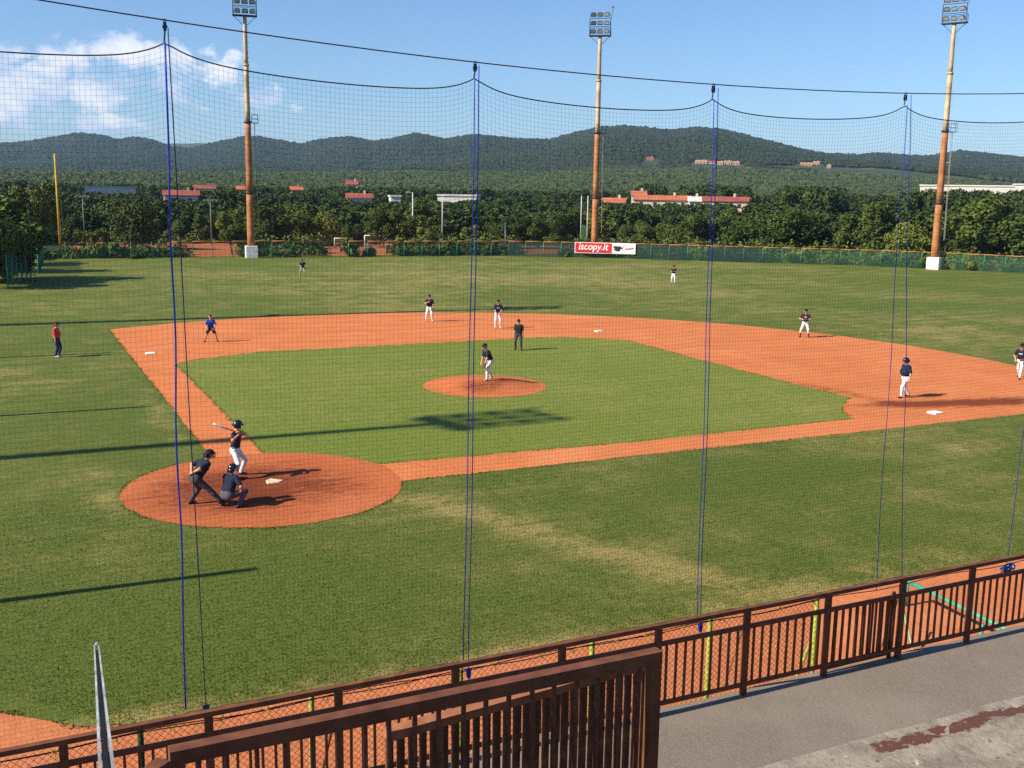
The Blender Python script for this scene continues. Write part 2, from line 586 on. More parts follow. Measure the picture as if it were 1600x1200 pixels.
azs = np.concatenate([np.linspace(HEAD - 0.72, HEAD + 0.72, 240), np.linspace(HEAD + 0.72, HEAD + 2 * math.pi - 0.72, 60)[1:-1]])
rads = [30, 80, 140, 200, 260, 320, 390, 460, 530, 610, 700, 800] + list(np.linspace(900, 4200, 62)) + [4350, 4700]
tv = [(CAM.x, CAM.y, -0.03)]
for r in rads:
    for a in azs:
        tv.append((CAM.x + r * math.cos(a), CAM.y + r * math.sin(a), terrain_z(a, r) - 0.03))
na = len(azs)
tf = [(0, 1 + i, 1 + (i + 1) % na) for i in range(na)]
for k in range(len(rads) - 1):
    for i in range(na):
        j = (i + 1) % na
        tf.append((1 + k * na + i, 1 + (k + 1) * na + i, 1 + (k + 1) * na + j, 1 + k * na + j))
me = bpy.data.meshes.new('terrain')
me.from_pydata(tv, [], tf)
me.polygons.foreach_set('use_smooth', [True] * len(me.polygons))
me.materials.append(M_FLOOR)
terrain = link('terrain', me)
terrain['kind'] = 'structure'

# pale ridge far beyond the saddle on the left
fm = MB()
pts = []
for i in range(41):
    u = 120 + i * 9
    v = 224 + 5 * ((u - 300) / 120) ** 2 + 1.5 * mnoise.noise(Vector((u * 0.05, 0, 0)))
    pts.append(at_dist(u, v, 6000))
for p in pts:
    fm.v += [tuple(p), (p.x, p.y, 20), (p.x + 700 * math.cos(1.3), p.y + 700 * math.sin(1.3), 20)]
for i in range(len(pts) - 1):
    a, b = i * 3, i * 3 + 3
    fm.f += [(a, a + 1, b + 1, b), (a, b, b + 2, a + 2)]
    fm.m += [0, 0]
tag(fm.build('distant_hill', mat('far hill woods', (0.05, 0.07, 0.05), 0.95, 0.2, 0.01), None, True), kind='structure')

# ------------------------------------------------------------------ the ball field
FENCE = [(-3.4, 84.0), (-1.9, 106.3), (7.3, 106.0), (14.3, 106.6), (22.9, 106.2), (38.9, 103.6), (57.1, 101.8), (67.3, 95.6), (78, 86.3), (84.7, 80.7),
         (92.2, 74.0), (99.5, 65.2), (103.2, 56.9), (105, 45), (105.5, 30)]
grass_poly = [(-60, -9.0), (-12, -8.5), (-9.2, -10.2), (-7.3, -12.05), (-6.1, -13.2), (-5.3, -13.4), (60, -13.4), (112, -13.4), (112, 50), (106, 62),
              (96, 76), (70, 100), (58, 108), (20, 113), (-8, 113), (-60, 113)]
flat('outfield_grass', rough_edge(grass_poly, 0.3, 0.10), 0.0, M_GRASS)
flat('warning_track', [(-60, -26), (60, -26), (60, -8), (-60, -8)], -0.012, M_TRACK)
skin = [(-0.95, 0.5), (-0.92, 20), (-0.9, 38.3)]
skin += list(reversed(arc(13.04, 13.04, 28.9, -29.6, 118.6, 90)))[1:]
skin += [(38.1, -1.38), (20, -1.3), (4.5, -1.15), (1, -1.1), (0, 0)]
flat('infield_clay', rough_edge(skin, 0.12, 0.06, seed=3), 0.004, M_CLAY)
ig = [(0.72, 2.6), (0.78, 12), (0.82, 23.3), (1.8, 24.5), (5.4, 26.12), (12.6, 26.15), (21.8, 26.2), (23.9, 25.8), (25.6, 24.7), (27.0, 23.2),
      (26.5, 12.0), (26.5, 4.0), (25.5, 3.4), (24.5, 2.45), (23.8, 1.5), (23.4, 0.6), (13.3, 0.52), (4.0, 1.0), (2.4, 1.05)]
flat('infield_grass', rough_edge(ig, 0.12, 0.07, seed=8), 0.008, M_INGRASS)
flat('home_circle', rough_edge(arc(-0.1, -0.12, 4.02, 0, 360, 80)[:-1], 0.12, 0.07, seed=5), 0.012, M_HCLAY)
# pitcher's mound: a low dome with a flat top
mv, mf = [], []
NR, NA = 14, 72
for k in range(NR + 1):
    t = k / NR
    r = 2.78 * t
    h = 0.25 if t < 0.28 else 0.25 * (0.5 + 0.5 * math.cos(math.pi * (t - 0.28) / 0.72))
    for i in range(NA):
        a = 2 * math.pi * i / NA
        rr = r * (1 + (0.012 * mnoise.noise(Vector((math.cos(a) * 5, math.sin(a) * 5, 0))) if k == NR else 0))
        mv.append((12.72 + rr * math.cos(a), 12.55 + rr * math.sin(a), 0.012 + h))
for k in range(NR):
    for i in range(NA):
        j = (i + 1) % NA
        mf.append((k * NA + i, (k + 1) * NA + i, (k + 1) * NA + j, k * NA + j))
me = bpy.data.meshes.new('pitchers_mound')
me.from_pydata(mv, [], mf)
me.polygons.foreach_set('use_smooth', [True] * len(me.polygons))
me.materials.append(M_MCLAY)
link('pitchers_mound', me)['kind'] = 'structure'
# clay ground of the sports area beyond the fence
flat('training_ground', rough_edge([(4, 109.5), (40, 107), (58, 105.5), (72, 103), (84, 118), (62, 140), (34, 146), (2, 147)], 1.0, 0.6), 0.008, M_TRACK)


def tufts(name, label, xy, hgt, material, seed):
    rg = np.random.default_rng(seed)
    n = len(xy)
    out = []
    for q in range(2):
        a = rg.uniform(0, 2 * math.pi, n)
        h = hgt * rg.uniform(.5, 1.3, n)
        w = hgt * rg.uniform(.25, .55, n)
        off = rg.normal(scale=.02, size=(n, 2))
        lean_ = rg.normal(scale=.5, size=(n, 2)) * h[:, None]
        c = np.c_[xy + off, np.zeros(n)]
        d = np.c_[np.cos(a) * w, np.sin(a) * w, np.zeros(n)]
        t_ = np.c_[lean_, h]
        out.append(np.stack([c - d, c + d, c + d * .35 + t_, c - d * .35 + t_], 1))
    v = np.concatenate(out).reshape(-1, 3)
    nq = len(v) // 4
    me = bpy.data.meshes.new(name)
    me.vertices.add(len(v)); me.vertices.foreach_set('co', v.astype(np.float32).ravel())
    me.loops.add(nq * 4); me.loops.foreach_set('vertex_index', np.arange(nq * 4, dtype=np.int32))
    me.polygons.add(nq); me.polygons.foreach_set('loop_start', np.arange(0, nq * 4, 4, dtype=np.int32))
    me.update(calc_edges=True)
    me.materials.append(material)
    return tag(link(name, me), label, 'grass', kind='stuff')


_n = 90000
_xy = np.c_[rng.uniform(-9, 26, _n), -13.35 + 14.0 * rng.uniform(0, 1, _n) ** 1.5]
_keep = (np.hypot(_xy[:, 0] + .1, _xy[:, 1] + .12) > 4.05) & (_xy[:, 1] < -1.4 + 40 * (_xy[:, 0] < -1.1)) & (_xy[:, 1] > -13.3 + 1.2 * np.clip(-5.6 - _xy[:, 0], 0, 3))
tufts('grass_tufts', 'rough short tufts in the near field grass', _xy[_keep], 0.019, M_GRASS, 1)
_e = np.array([tuple(p) for p in rough_edge(ig, 0.035, 0.09, seed=8)] + [tuple(p) for p in rough_edge(skin[:3], 0.05, 0.09, closed=False, seed=3)]
              + [tuple(p) for p in rough_edge([(38, -1.4), (20, -1.32), (4.2, -1.2)], 0.04, 0.09, closed=False, seed=3)]
              + [tuple(p) for p in rough_edge(arc(-0.1, -0.12, 4.06, 104, 343, 80), 0.035, 0.09, closed=False, seed=5)]
              + [tuple(p) for p in rough_edge([(-7.3, -12.05), (-6.1, -13.25), (-5.3, -13.42), (40, -13.42)], 0.03, 0.12, closed=False, seed=1)])
_e = _e[np.array([mnoise.noise(Vector((q[0] * 1.3, q[1] * 1.3, 7))) > -0.12 for q in _e])]
_e = _e[np.hypot(_e[:, 0] + .1, _e[:, 1] + .12) > 3.98]
tufts('edge_tufts', 'ragged grass tufts along the borders of the clay', _e + rng.normal(scale=.04, size=_e.shape), 0.036, M_GRASS, 2)


def slab_base(name, loc, size, label, ang=0.0, verts=None):
    m = MB()
    if verts is None:
        s = size / 2
        verts = [(-s, -s), (s, -s), (s, s), (-s, s)]
    h, b = 0.075, 0.03
    n = len(verts)
    vs = [(x, y, 0) for x, y in verts] + [(x, y, h - b) for x, y in verts] + [(x * 0.9, y * 0.9, h) for x, y in verts]
    fs = []
    for k in (0, 1):
        for i in range(n):
            j = (i + 1) % n
            fs.append((k * n + i, k * n + j, (k + 1) * n + j, (k + 1) * n + i))
    fs.append(tuple(2 * n + i for i in range(n)))
    m.add(vs, fs)
    o = m.build(name, M_WHITE)
    o.location = loc
    o.rotation_euler = (0, 0, ang)
    return tag(o, label, 'base')


slab_base('base_bag', (27.35, 0.16, 0.004), 0.46, 'white first base bag on the clay near the helmeted runner')
slab_base('base_bag', (27.35, 27.35, 0.004), 0.42, 'small white second base bag far out on the clay arc')
slab_base('base_bag', (0.12, 27.35, 0.004), 0.46, 'white third base bag beside the red-shirted coach')
hp = slab_base('home_plate', (0.12, 0.12, -0.03), 0.5, 'worn white home plate in front of the crouching catcher', R(-45),
               [(-0.24, 0.34), (-0.24, 0.08), (0, -0.2), (0.24, 0.08), (0.24, 0.34)])
hp.data.materials[0] = M_PLATE

# ------------------------------------------------------------------ stand: walkway and concrete tiers
flat('retaining_ground', [(-60, -45), (60, -45), (60, -24), (-60, -24)], -0.008, M_FLOOR)
m = MB()
top = [(-26, -21.02), (26, -21.02)]
edge = rough_edge([Vector((-26, -21.03)), Vector((26, -21.03))], 0.06, 0.05, closed=False, seed=2)
n = len(edge)
vs = [(p.x, p.y, 2.775) for p in edge] + [(p.x, -21.2, 2.78) for p in edge] + [(p.x, -24.9, 2.78) for p in edge] + [(p.x, p.y + 0.01, -0.1) for p in edge]
fs = []
for i in range(n - 1):
    fs += [(i, i + n, i + 1 + n, i + 1), (i + n, i + 2 * n, i + 1 + 2 * n, i + 1 + n), (i + 3 * n, i, i + 1, i + 1 + 3 * n)]
m.add(vs, [f[::-1] for f in fs])
o = m.build('walkway', M_CONC)
o['kind'] = 'structure'

mm, t, b = base_mat('worn stand concrete')
geo = t.add('ShaderNodeNewGeometry')
P = geo.outputs['Position']
n1 = t.noise(P, 2.2, 8, 0.7)
n2 = t.noise(P, 11, 6, 0.7)
n3 = t.noise(P, 5, 5, 0.7, 0.6)
c = t.mix(t.ramp(n1, 0.35, 0.65), (0.17, 0.142, 0.112), (0.31, 0.265, 0.215))
c = t.mix(t.ramp(n2, 0.58, 0.66), c, (0.10, 0.085, 0.07))
c = t.mix(t.ramp(n3, 0.66, 0.69), c, (0.52, 0.48, 0.43))
sp = t.add('ShaderNodeSeparateXYZ')
t.put(sp.inputs[0], P)
# remains of red paint in a band just behind the nosing
band = t.math('SUBTRACT', sp.outputs[1], -23.33)
band = t.math('ABSOLUTE', t.math('ADD', band, t.math('MULTIPLY', t.math('SUBTRACT', n1, 0.5), 0.46)))
left = t.ramp(t.math('ADD', sp.outputs[0], t.math('MULTIPLY', n1, 0.6)), 1.05, 1.12)
red = t.math('MULTIPLY', t.math('LESS_THAN', band, 0.085), left)
red = t.math('MULTIPLY', red, t.ramp(n3, 0.585, 0.56))
c = t.mix(red, c, (0.095, 0.032, 0.023))
t.put(b.inputs['Base Color'], c)
b.inputs['Roughness'].default_value = 0.95
bn = t.add('ShaderNodeBump')
bn.inputs['Distance'].default_value = 0.02
t.put(bn.inputs['Height'], t.math('ADD', n1, n2))
t.put(b.inputs['Normal'], bn.outputs[0])
M_TIER = mm
tiers = [(-23.11, 3.2), (-24.85, 3.7), (-25.45, 4.2), (-26.0, 4.7), (-26.6, 5.2), (-27.2, 5.7), (-27.8, 6.2), (-28.4, 6.7), (-29.0, 7.0)]
for k, (y, z) in enumerate(tiers):
    m = MB()
    e = rough_edge([Vector((-26, y)), Vector((26, y))], 0.09, 0.035 if k == 0 else 0.01, closed=False, seed=k * 9)
    n = len(e)
    yb = tiers[k + 1][0] - 0.3 if k + 1 < len(tiers) else -34.0
    vs = [(p.x, p.y, z) for p in e] + [(p.x, yb, z) for p in e] + [(p.x, p.y, z - 0.75) for p in e]
    m.add(vs, [f for i in range(n - 1) for f in ((i, i + 1, i + 1 + n, i + n)[::-1], (i, i + 2 * n, i + 1 + 2 * n, i + 1)[::-1])])
    o = m.build('stand_step', M_TIER)
    o['kind'] = 'structure'

# ------------------------------------------------------------------ front railing
RAIL_Y, WALK = -21.14, 2.78
rail = thing('railing', 'long brown steel railing along the far edge of the stand walkway', 'railing', (0, RAIL_Y, WALK))
PX = [-6.58 + 1.243 * k for k in range(-3, 13)]
L0, L1 = PX[0], PX[-1]
MB.box  # parts below
m = MB(); m.beam((L0 - .05, 0, 1.08), (L1 + .05, 0, 1.08), 0.062, 0.05); m.build('top_rail', M_RAIL, rail)
m = MB(); m.beam((L0, 0, 0.86), (L1, 0, 0.86), 0.036, 0.05); m.build('middle_rail', M_RAIL, rail)
m = MB(); m.beam((L0, 0, 0.13), (L1, 0, 0.13), 0.036, 0.045); m.build('bottom_rail', M_RAIL, rail)
m = MB(); m.box((0, 0, 0.527), (0.075, 0.05, 1.054)); post_me = m.mesh('post', M_RAIL)
m = MB(); m.box((0, 0, 0.494), (0.024, 0.024, 0.682)); bar_me = m.mesh('bar', M_RAIL)
m = MB(); m.beam((0, 0.03, 0.9), (-0.16, 0.17, 0.0), 0.05, 0.012); brace_me = m.mesh('brace', M_RAIL)
for k, x in enumerate(PX):
    o = link('post', post_me, rail)
    o.location = (x, 0, 0)
    o.rotation_euler = (0, random.uniform(-.004, .004), 0)
    if k in (0, 3, 6, 9, 12):
        pass
    if k in (5, 9, 11):
        o = link('brace', brace_me, rail)
        o.location = (x, 0.0, 0.0)
    if k < len(PX) - 1:
        for j in range(1, 10):
            o = link('bar', bar_me, rail)
            o.location = (x + 1.243 * j / 10 + random.uniform(-.004, .004), 0, 0)
            o.rotation_euler = (random.uniform(-.004, .004), random.uniform(-.006, .006), 0)

# gate leaf stored against the railing
gate = thing('gate_leaf', 'narrow brown gate leaf tied behind the front railing right of the last lime post', 'gate', (2.15, -21.09, WALK), R(0.6))
for nm, z, h in (('top_rail', 0.83, 0.05), ('bottom_rail', 0.08, 0.07)):
    m = MB(); m.beam((0, 0, z), (1.12, 0, z), 0.03, h); m.build(nm, M_RAIL, gate)
m = MB(); m.box((0, 0, 0.455), (0.026, 0.02, 0.69)); gb = m.mesh('bar', M_RAIL)
for j in range(10):
    o = link('bar', gb, gate)
    o.location = (0.06 + 0.111 * j, 0, 0)
m = MB(); m.box((0, 0, 0.45), (0.05, 0.028, 0.9)); gp = m.mesh('gate_post', M_RAIL)
for x in (0, 1.12):
    o = link('gate_post', gp, gate)
    o.location = (x, 0.0, 0)

# ------------------------------------------------------------------ near railing in the stand
NY, NZ = -26.67, 5.2
near = thing('stand_railing', 'close thick-topped brown railing with bars tinted for lit edges at the bottom of the picture', 'railing', (0, NY, NZ))
nx0, nx1 = -6.365, -4.15
TOPZ = 8.6585 - 2.1 - NZ
m = MB(); m.beam((nx0, 0, TOPZ - 0.03), (nx1, 0, TOPZ - 0.03), 0.058, 0.06); m.build('top_rail', M_RAIL, near)
m = MB(); m.box((0, 0, (TOPZ - 0.06) / 2), (0.015, 0.02, TOPZ - 0.06)); nb = m.mesh('bar', M_LITBAR)
m = MB(); m.box((0, 0, (TOPZ - 0.06) / 2), (0.055, 0.055, TOPZ - 0.06)); npm = m.mesh('post', M_RAIL)
for x in (nx0 + 0.028, nx1 - 0.028):
    o = link('post', npm, near)
    o.location = (x, 0, 0)
nbars = 20
for j in range(1, nbars):
    o = link('bar', nb, near)
    o.location = (nx0 + (nx1 - nx0) * j / nbars, 0, 0)
    o.rotation_euler = (0, random.uniform(-.006, .006), R(3))
m = MB(); m.beam((nx0, 0, 0.1), (nx1, 0, 0.1), 0.03, 0.04); m.build('bottom_rail', M_RAIL, near)
# short return rail on the left end, a step lower
ret = thing('stand_railing', 'short brown return rail meeting the left end of the close thick-topped railing', 'railing', (nx0 - 0.045, NY - 0.03, NZ), R(218))
m = MB(); m.beam((0.02, 0, TOPZ - 0.06), (0.62, 0, TOPZ - 0.06), 0.055, 0.05); m.build('top_rail', M_RAIL, ret)
m = MB(); m.box((0, 0, (TOPZ - 0.03) / 2), (0.06, 0.06, TOPZ - 0.03)); m.build('post', M_RAIL, ret)
m = MB(); m.box((0, 0, (TOPZ - 0.09) / 2), (0.018, 0.035, TOPZ - 0.09)); rb = m.mesh('bar', M_RAIL)
for j in range(1, 8):
    o = link('bar', rb, ret)
    o.location = (0.07 * j + 0.03, 0, 0)
# dense barred panel just beyond it
pa, pb = on_z(604, 1141, 6.42), on_z(1012, 1029, 6.42)
dl = (pb - pa).length
panel = thing('barred_panel', 'dense dark barred panel seen through the close thick-topped railing', 'railing', (pa.x, pa.y, 4.2), math.atan2(pb.y - pa.y, pb.x - pa.x))
PZ = 6.42 - 4.2
m = MB(); m.beam((0, 0, PZ - 0.02), (dl, 0, PZ - 0.02), 0.06, 0.04); m.build('top_rail', M_LITRAIL, panel)
m = MB(); m.beam((0, 0, 0.1), (dl, 0, 0.1), 0.04, 0.04); m.build('bottom_rail', M_RAIL, panel)
m = MB(); m.box((0, 0, (PZ - 0.04) / 2), (0.022, 0.034, PZ - 0.04)); pbm = m.mesh('bar', M_LITBAR)
npb = 26
for j in range(npb + 1):
    o = link('bar', pbm, panel)
    o.location = (0.012 + (dl - 0.024) * j / npb, 0, 0)
    o.rotation_euler = (0, 0, R(random.uniform(-8, 8)))

# galvanised stair handrail, bottom left
A0, B0 = CAM + ray(151, 1012) * 3.33, CAM + ray(168, 1215) * 1.08
hr = thing('stair_handrail', 'grey galvanised channel handrail rising at the lower left of the picture', 'handrail', (A0.x, A0.y, 0))
hd = (B0 - A0)
a = Vector((0, 0, A0.z))
bb = a + hd * 1.25
side = hd.normalized().cross(Vector((0, 0, 1))).normalized()
for nm, off, w, h in (('channel_flange', -0.006, 0.0035, 0.014), ('channel_flange', 0.0065, 0.0035, 0.02)):
    m = MB(); m.beam(a + side * off, bb + side * off, w, h); m.build(nm, M_GALV, hr)
m = MB(); m.beam(a - Vector((0, 0, .012)), bb - Vector((0, 0, .010)), 0.0075, 0.003); m.build('channel_web', M_DARKSTEEL, hr)
pm = a + hd * 1.2
m = MB(); m.beam((pm.x, pm.y, 6.95), (pm.x, pm.y, pm.z - 0.01), 0.02, 0.02); m.build('post', M_GALV, hr)
m = MB(); m.tube([a + Vector((0, 0, 0.005)), a + Vector((0, 0, 0.016))], 0.004, 6); m.build('bolt', M_GALV, hr)

# ------------------------------------------------------------------ chain link fence and backstop net
NETY = -20.55
chain = thing('chain_link_fence', 'rusty diamond chain link fence with yellow ties just beyond the railing', 'fence', (0, NETY, 0))
CX0, CX1, CZ = -9.3, 2.5, 3.50
m = MB()
sp_ = 0.075
rr = 0.0024


def wire_v(mb, p, q, r):
    d = (q - p).normalized()
    x = d.cross(Vector((0, 1, 0))).normalized() * r
    y = Vector((0, r, 0))
    vs = []
    for c in (p, q):
        vs += [c + x, c - x * 0.5 + y * 0.87, c - x * 0.5 - y * 0.87]
    mb.add(vs, [(0, 1, 4, 3), (1, 2, 5, 4), (2, 0, 3, 5)])


zlo = 0.05
for sgn in (1, -1):
    off = -(CZ - zlo)
    while off < CX1 - CX0 + (CZ - zlo):
        # line x = CX0 + off + sgn*(z-zlo) clipped to the frame
        lo, hi = zlo, CZ
        x0 = CX0 + off
        if sgn > 0:
            lo = max(lo, zlo + (CX0 - x0)); hi = min(hi, zlo + (CX1 - x0))
        else:
            lo = max(lo, zlo + (x0 - CX1)); hi = min(hi, zlo + (x0 - CX0))
        if hi - lo > 0.02:
            wire_v(m, Vector((x0 + sgn * (lo - zlo), sgn * 0.0016, lo)), Vector((x0 + sgn * (hi - zlo), sgn * 0.0016, hi)), rr)
        off += sp_
tag(m.build('wire_mesh', M_CHAIN, chain), kind='stuff')
m = MB()
m.tube([(x, -0.01, CZ - 0.0 - 0.03 * math.sin((x - CX0) * math.pi / 1.68) ** 2) for x in np.linspace(CX0, CX1, 90)], 0.006, 5)
m.build('tension_wire', M_CHAIN, chain)
tie = MB()
tie.tube([(0.012 * math.cos(a), 0.02 * math.sin(a), 0.0) for a in np.linspace(0, 5.6, 9)], 0.0035, 5)
tie.tube([(0.012, 0, 0), (0.02, -0.01, 0.035), (0.03, -0.012, 0.05)], 0.003, 5)
tie.tube([(0.012, 0, 0), (0.014, -0.012, -0.03)], 0.003, 5)
tie.v = [(x * 1.6, y * 1.6 - 0.012, z * 1.6) for x, y, z in tie.v]
tie_me = tie.mesh('cable_tie', M_TIE)
for x in np.arange(CX0 + 0.2, CX1, 0.50):
    o = link('cable_tie', tie_me, chain)
    o.location = (x + random.uniform(-.08, .08), -0.012, CZ - 0.012)
    o.rotation_euler = (random.uniform(-.4, .4), random.uniform(-.3, .3), random.uniform(-1, 1))
m = MB(); m.tube([(0, 0, 0), (0, 0, CZ + 0.05), (0, 0, CZ + 0.06)], [0.03, 0.03, 0.024], 10); cp = m.mesh('post', M_LIME, True)
m = MB(); m.tube([(0, 0, 0), (0, 0, CZ + 0.05), (0, 0, CZ + 0.06)], [0.03, 0.03, 0.024], 10); cpo = m.mesh('post', M_OLIVE, True)
for i, x in enumerate((-7.56, -5.88, -4.20, -2.53, -0.86, 0.82, 2.52)):
    o = link('post', cpo if i < 2 else cp, chain)
    o.location = (x, 0.035, 0)
m = MB(); m.tube([(0, 0, 0), (-0.62, 0.02, -1.5), (-1.1, 0.04, -2.7)], 0.02, 8)
o = m.build('strut', M_LIME, chain, True)
o.location = (2.48, 0.06, 2.9)

# backstop net: square black mesh hung from a cable
HANG = [-8.30, -5.385, -2.43, 0.465, 3.34, 6.24, 9.15]
HZ = [9.95, 9.90, 9.77, 9.71, 9.78, 9.86, 10.0]


def cable_z(x):
    return 9.87 + 0.0064 * (x - 0.45) ** 2


def net_top(x):
    for i in range(len(HANG) - 1):
        if x <= HANG[i + 1] or i == len(HANG) - 2:
            w = HANG[i + 1] - HANG[i]
            t = min(1.0, max(0.0, (x - HANG[i]) / w))
            zl = HZ[i] + (HZ[i + 1] - HZ[i]) * t
            s = abs(2 * t - 1)
            return zl - 0.19 * (1 - 0.45 * s ** 2 - 0.55 * s ** 7)
    return HZ[-1]


NB = 3.50
net = thing('backstop_net', 'tall black mesh backstop net hanging across the whole view', 'net', (0, NETY, 0))
m = MB()
PITCHN = 0.0448
TW = 0.0009
xs = np.arange(HANG[0], HANG[-1], PITCHN)


def netp(x, t):
    """t = 0 at the foot, 1 at the top border; a light billow away from the plane."""
    zt = net_top(x)
    wv = 0.05 * math.sin(x * 1.1 + 0.6) * math.sin(math.pi * t)
    sx = 0.02 * math.sin(x * 2.2) * math.sin(math.pi * t)
    sag = zt - 9.62
    z = NB + (9.62 - NB) * t + sag * t ** 3
    return Vector((x + sx, wv, z))


def strand(pts, r):
    n = len(pts)
    vs, fs = [], []
    for i, p in enumerate(pts):
        d = (pts[min(i + 1, n - 1)] - pts[max(i - 1, 0)]).normalized()
        x = d.cross(Vector((0, 1, 0))).normalized() * r
        vs += [p + x, p - x * 0.5 + Vector((0, .87 * r, 0)), p - x * 0.5 - Vector((0, .87 * r, 0))]
    for i in range(n - 1):
        a = i * 3
        for k in range(3):
            fs.append((a + k, a + (k + 1) % 3, a + 3 + (k + 1) % 3, a + 3 + k))
    m.add(vs, fs)


for x in xs:
    strand([netp(x, t) for t in (0, .12, .25, .4, .55, .7, .8, .9, 1)], TW)
hx = np.linspace(HANG[0], HANG[-1], 150)
NHZ = int((9.62 - NB) / PITCHN)
for k in range(1, NHZ):
    strand([netp(x, k / NHZ) for x in hx], TW)
tag(m.build('mesh', M_NET, net), kind='stuff')
hx2 = np.linspace(HANG[0], HANG[-1], 260)
m = MB(); m.tube([netp(x, 1) for x in hx2], 0.006, 6); m.build('top_border_rope', M_NET, net)
m = MB(); m.tube([netp(x, 0) + Vector((0, -0.02, 0.02 * math.sin(x * 3))) for x in hx2[::3]], 0.006, 6); m.build('bottom_border_rope', M_NET, net)

cab = MB()
cx = np.linspace(-17, 17.9, 60)
cab.tube([(x, 0, cable_z(x)) for x in cx], 0.006, 6)
o = cab.build('support_cable', M_WIRE)
o.location = (0, NETY, 0)
tag(o, 'thin dark steel cable running across the sky above the net', 'cable')
for x, side_ in ((-17, 'left'), (17.9, 'right')):
    p = thing('net_pole', 'tall steel pole holding the %s end of the net cable, out of frame' % side_, 'pole', (x, NETY, 0), group='net cable poles')
    m = MB(); m.tube([(0, 0, 0), (0, 0, cable_z(x) + 0.1)], [0.11, 0.08], 12); m.build('shaft', M_GALV, p, True)
    m = MB(); m.tube([(0, 0, cable_z(x)), (0, 0, cable_z(x) + 0.18)], 0.1, 10); m.build('cap', M_GALV, p)

ORD = ['', 'first', 'second', 'third', 'fourth', 'fifth']
WHERE = {1: 'at the first hanging point from the left', 2: 'left of the centre light pole', 3: 'right of the centre light pole', 4: 'left of the right-hand light pole',
         5: 'beyond the right edge'}
# ropes: (hang index, bottom x, bottom z, top offset, radius, material, label)
ROPES = [(1, -5.46, 3.67, -0.01, 0.0085, M_BLUE, 'thick bright blue rope hanging down the net in front of the left outfield'),
         (1, -5.27, 3.66, 0.02, 0.005, M_NAVYROPE, 'thin dark rope ending in a pulley at the railing, left of the catcher'),
         (2, -2.53, 3.55, -0.02, 0.0055, M_BLUE, 'left strand of the blue rope pair crossing the pitcher mound'),
         (2, -2.47, 3.50, 0.025, 0.0055, M_BLUE, 'right strand of the blue rope pair crossing the pitcher mound'),
         (3, 0.56, 3.52, -0.02, 0.005, M_BLUE, 'left strand of the blue rope pair right of the centre light pole'),
         (3, 0.61, 3.50, 0.03, 0.005, M_BLUE, 'right strand of the blue rope pair right of the centre light pole'),
         (4, 3.45, 3.5, -0.02, 0.005, M_BLUE, 'left strand of the spread blue rope pair by the first base runner'),
         (4, 3.91, 3.5, 0.03, 0.005, M_BLUE, 'right strand of the spread blue rope pair by the first base runner'),
         (5, 5.93, 3.46, 0.0, 0.005, M_BLUE, 'slanting blue rope at the right edge of the picture')]
for hi, bx, bz, to, rad, mt, lab in ROPES:
    x0 = HANG[hi] + to
    z0 = HZ[hi] + (0.12 if to > 0 else 0.0)
    pts = []
    for i in range(25):
        t = i / 24
        x = x0 + (bx - x0) * t
        if rad > 0.007:
            x += 0.012 * math.sin(t * 19) * math.sin(math.pi * t)
        pts.append((x, -0.05 + 0.012 * math.sin(t * 13 + hi), z0 + (bz - z0) * t))
    m = MB(); m.tube(pts, rad, 6)
    o = m.build('net_rope', mt, None, True)
    o.location = (0, NETY, 0)
    tag(o, lab, 'rope', 'ropes that raise the net')
    if to > 0 or hi == 5:        # knot where the rope is made fast
        k = MB()
        for q in range(5):
            k.tube([(bx + 0.03 * math.cos(a) * (1 - .1 * q), -0.05 + 0.02 * math.sin(a), bz - 0.02 * q + 0.012 * math.cos(a * 2)) for a in np.linspace(0, 6.28, 9)], 0.008, 5)
        k.build('knot', mt, o, True)
for i in range(1, 6):
    p = thing('pulley_block', 'small dark pulley clipped to the overhead cable ' + WHERE[i], 'pulley', (HANG[i], NETY, cable_z(HANG[i])), group='pulleys on the net cable')
    dz = cable_z(HANG[i]) - HZ[i]
    m = MB(); m.tube([(0.012 * math.cos(a), 0, 0.004 + 0.016 * math.sin(a) - 0.01) for a in np.linspace(0, 6.28, 12)], 0.004, 5); m.build('shackle', M_WIRE, p, True)
    m = MB()
    m.tube([(0, -0.012, -0.055), (0, 0.012, -0.055)], 0.021, 12)
    m.beam((0, -0.016, -0.015), (0, -0.016, -0.09), 0.022, 0.005)
    m.beam((0, 0.016, -0.015), (0, 0.016, -0.09), 0.022, 0.005)
    m.build('sheave', M_NAVYROPE, p)
    m = MB(); m.tube([(0, 0, -0.09), (-0.012, 0, -dz)], 0.007, 6); m.build('link_rope', M_NAVYROPE, p)

# blue coil at the foot of the right rope, green pipe frame lying on the track
m = MB()
for q in range(4):
    m.tube([(5.96 + (0.11 + 0.012 * q) * math.cos(a), -0.06 + 0.05 * math.sin(a + q), 3.42 + 0.016 * q + 0.03 * math.sin(a * 2 + q)) for a in np.linspace(0, 6.28, 18)], 0.012, 6)
o = m.build('rope_coil', mat('sky blue rope', (0.03, 0.16, 0.42), 0.6, 0.2, 30), None, True)
o.location = (0, NETY, 0)
tag(o, 'blue rope coil tied at the foot of the slanting rope on the right', 'rope')
M_TEAL = mat('turquoise pipe paint', (0.05, 0.30, 0.19), 0.5, 0.2, 6)
ga, gb_ = on_z(1418, 908, 0.55), on_z(1563, 979, 0.55)
gp_ = thing('pipe_frame', 'turquoise painted pipe frame on the clay behind the railing at right', 'frame', (gb_.x, gb_.y, 0))
m = MB(); m.tube([ga - Vector((gb_.x, gb_.y, 0)), Vector((0, 0, 0.55)), Vector((0.25, -0.42, 0.42))], 0.045, 10); m.build('long_pipe', M_TEAL, gp_, True)
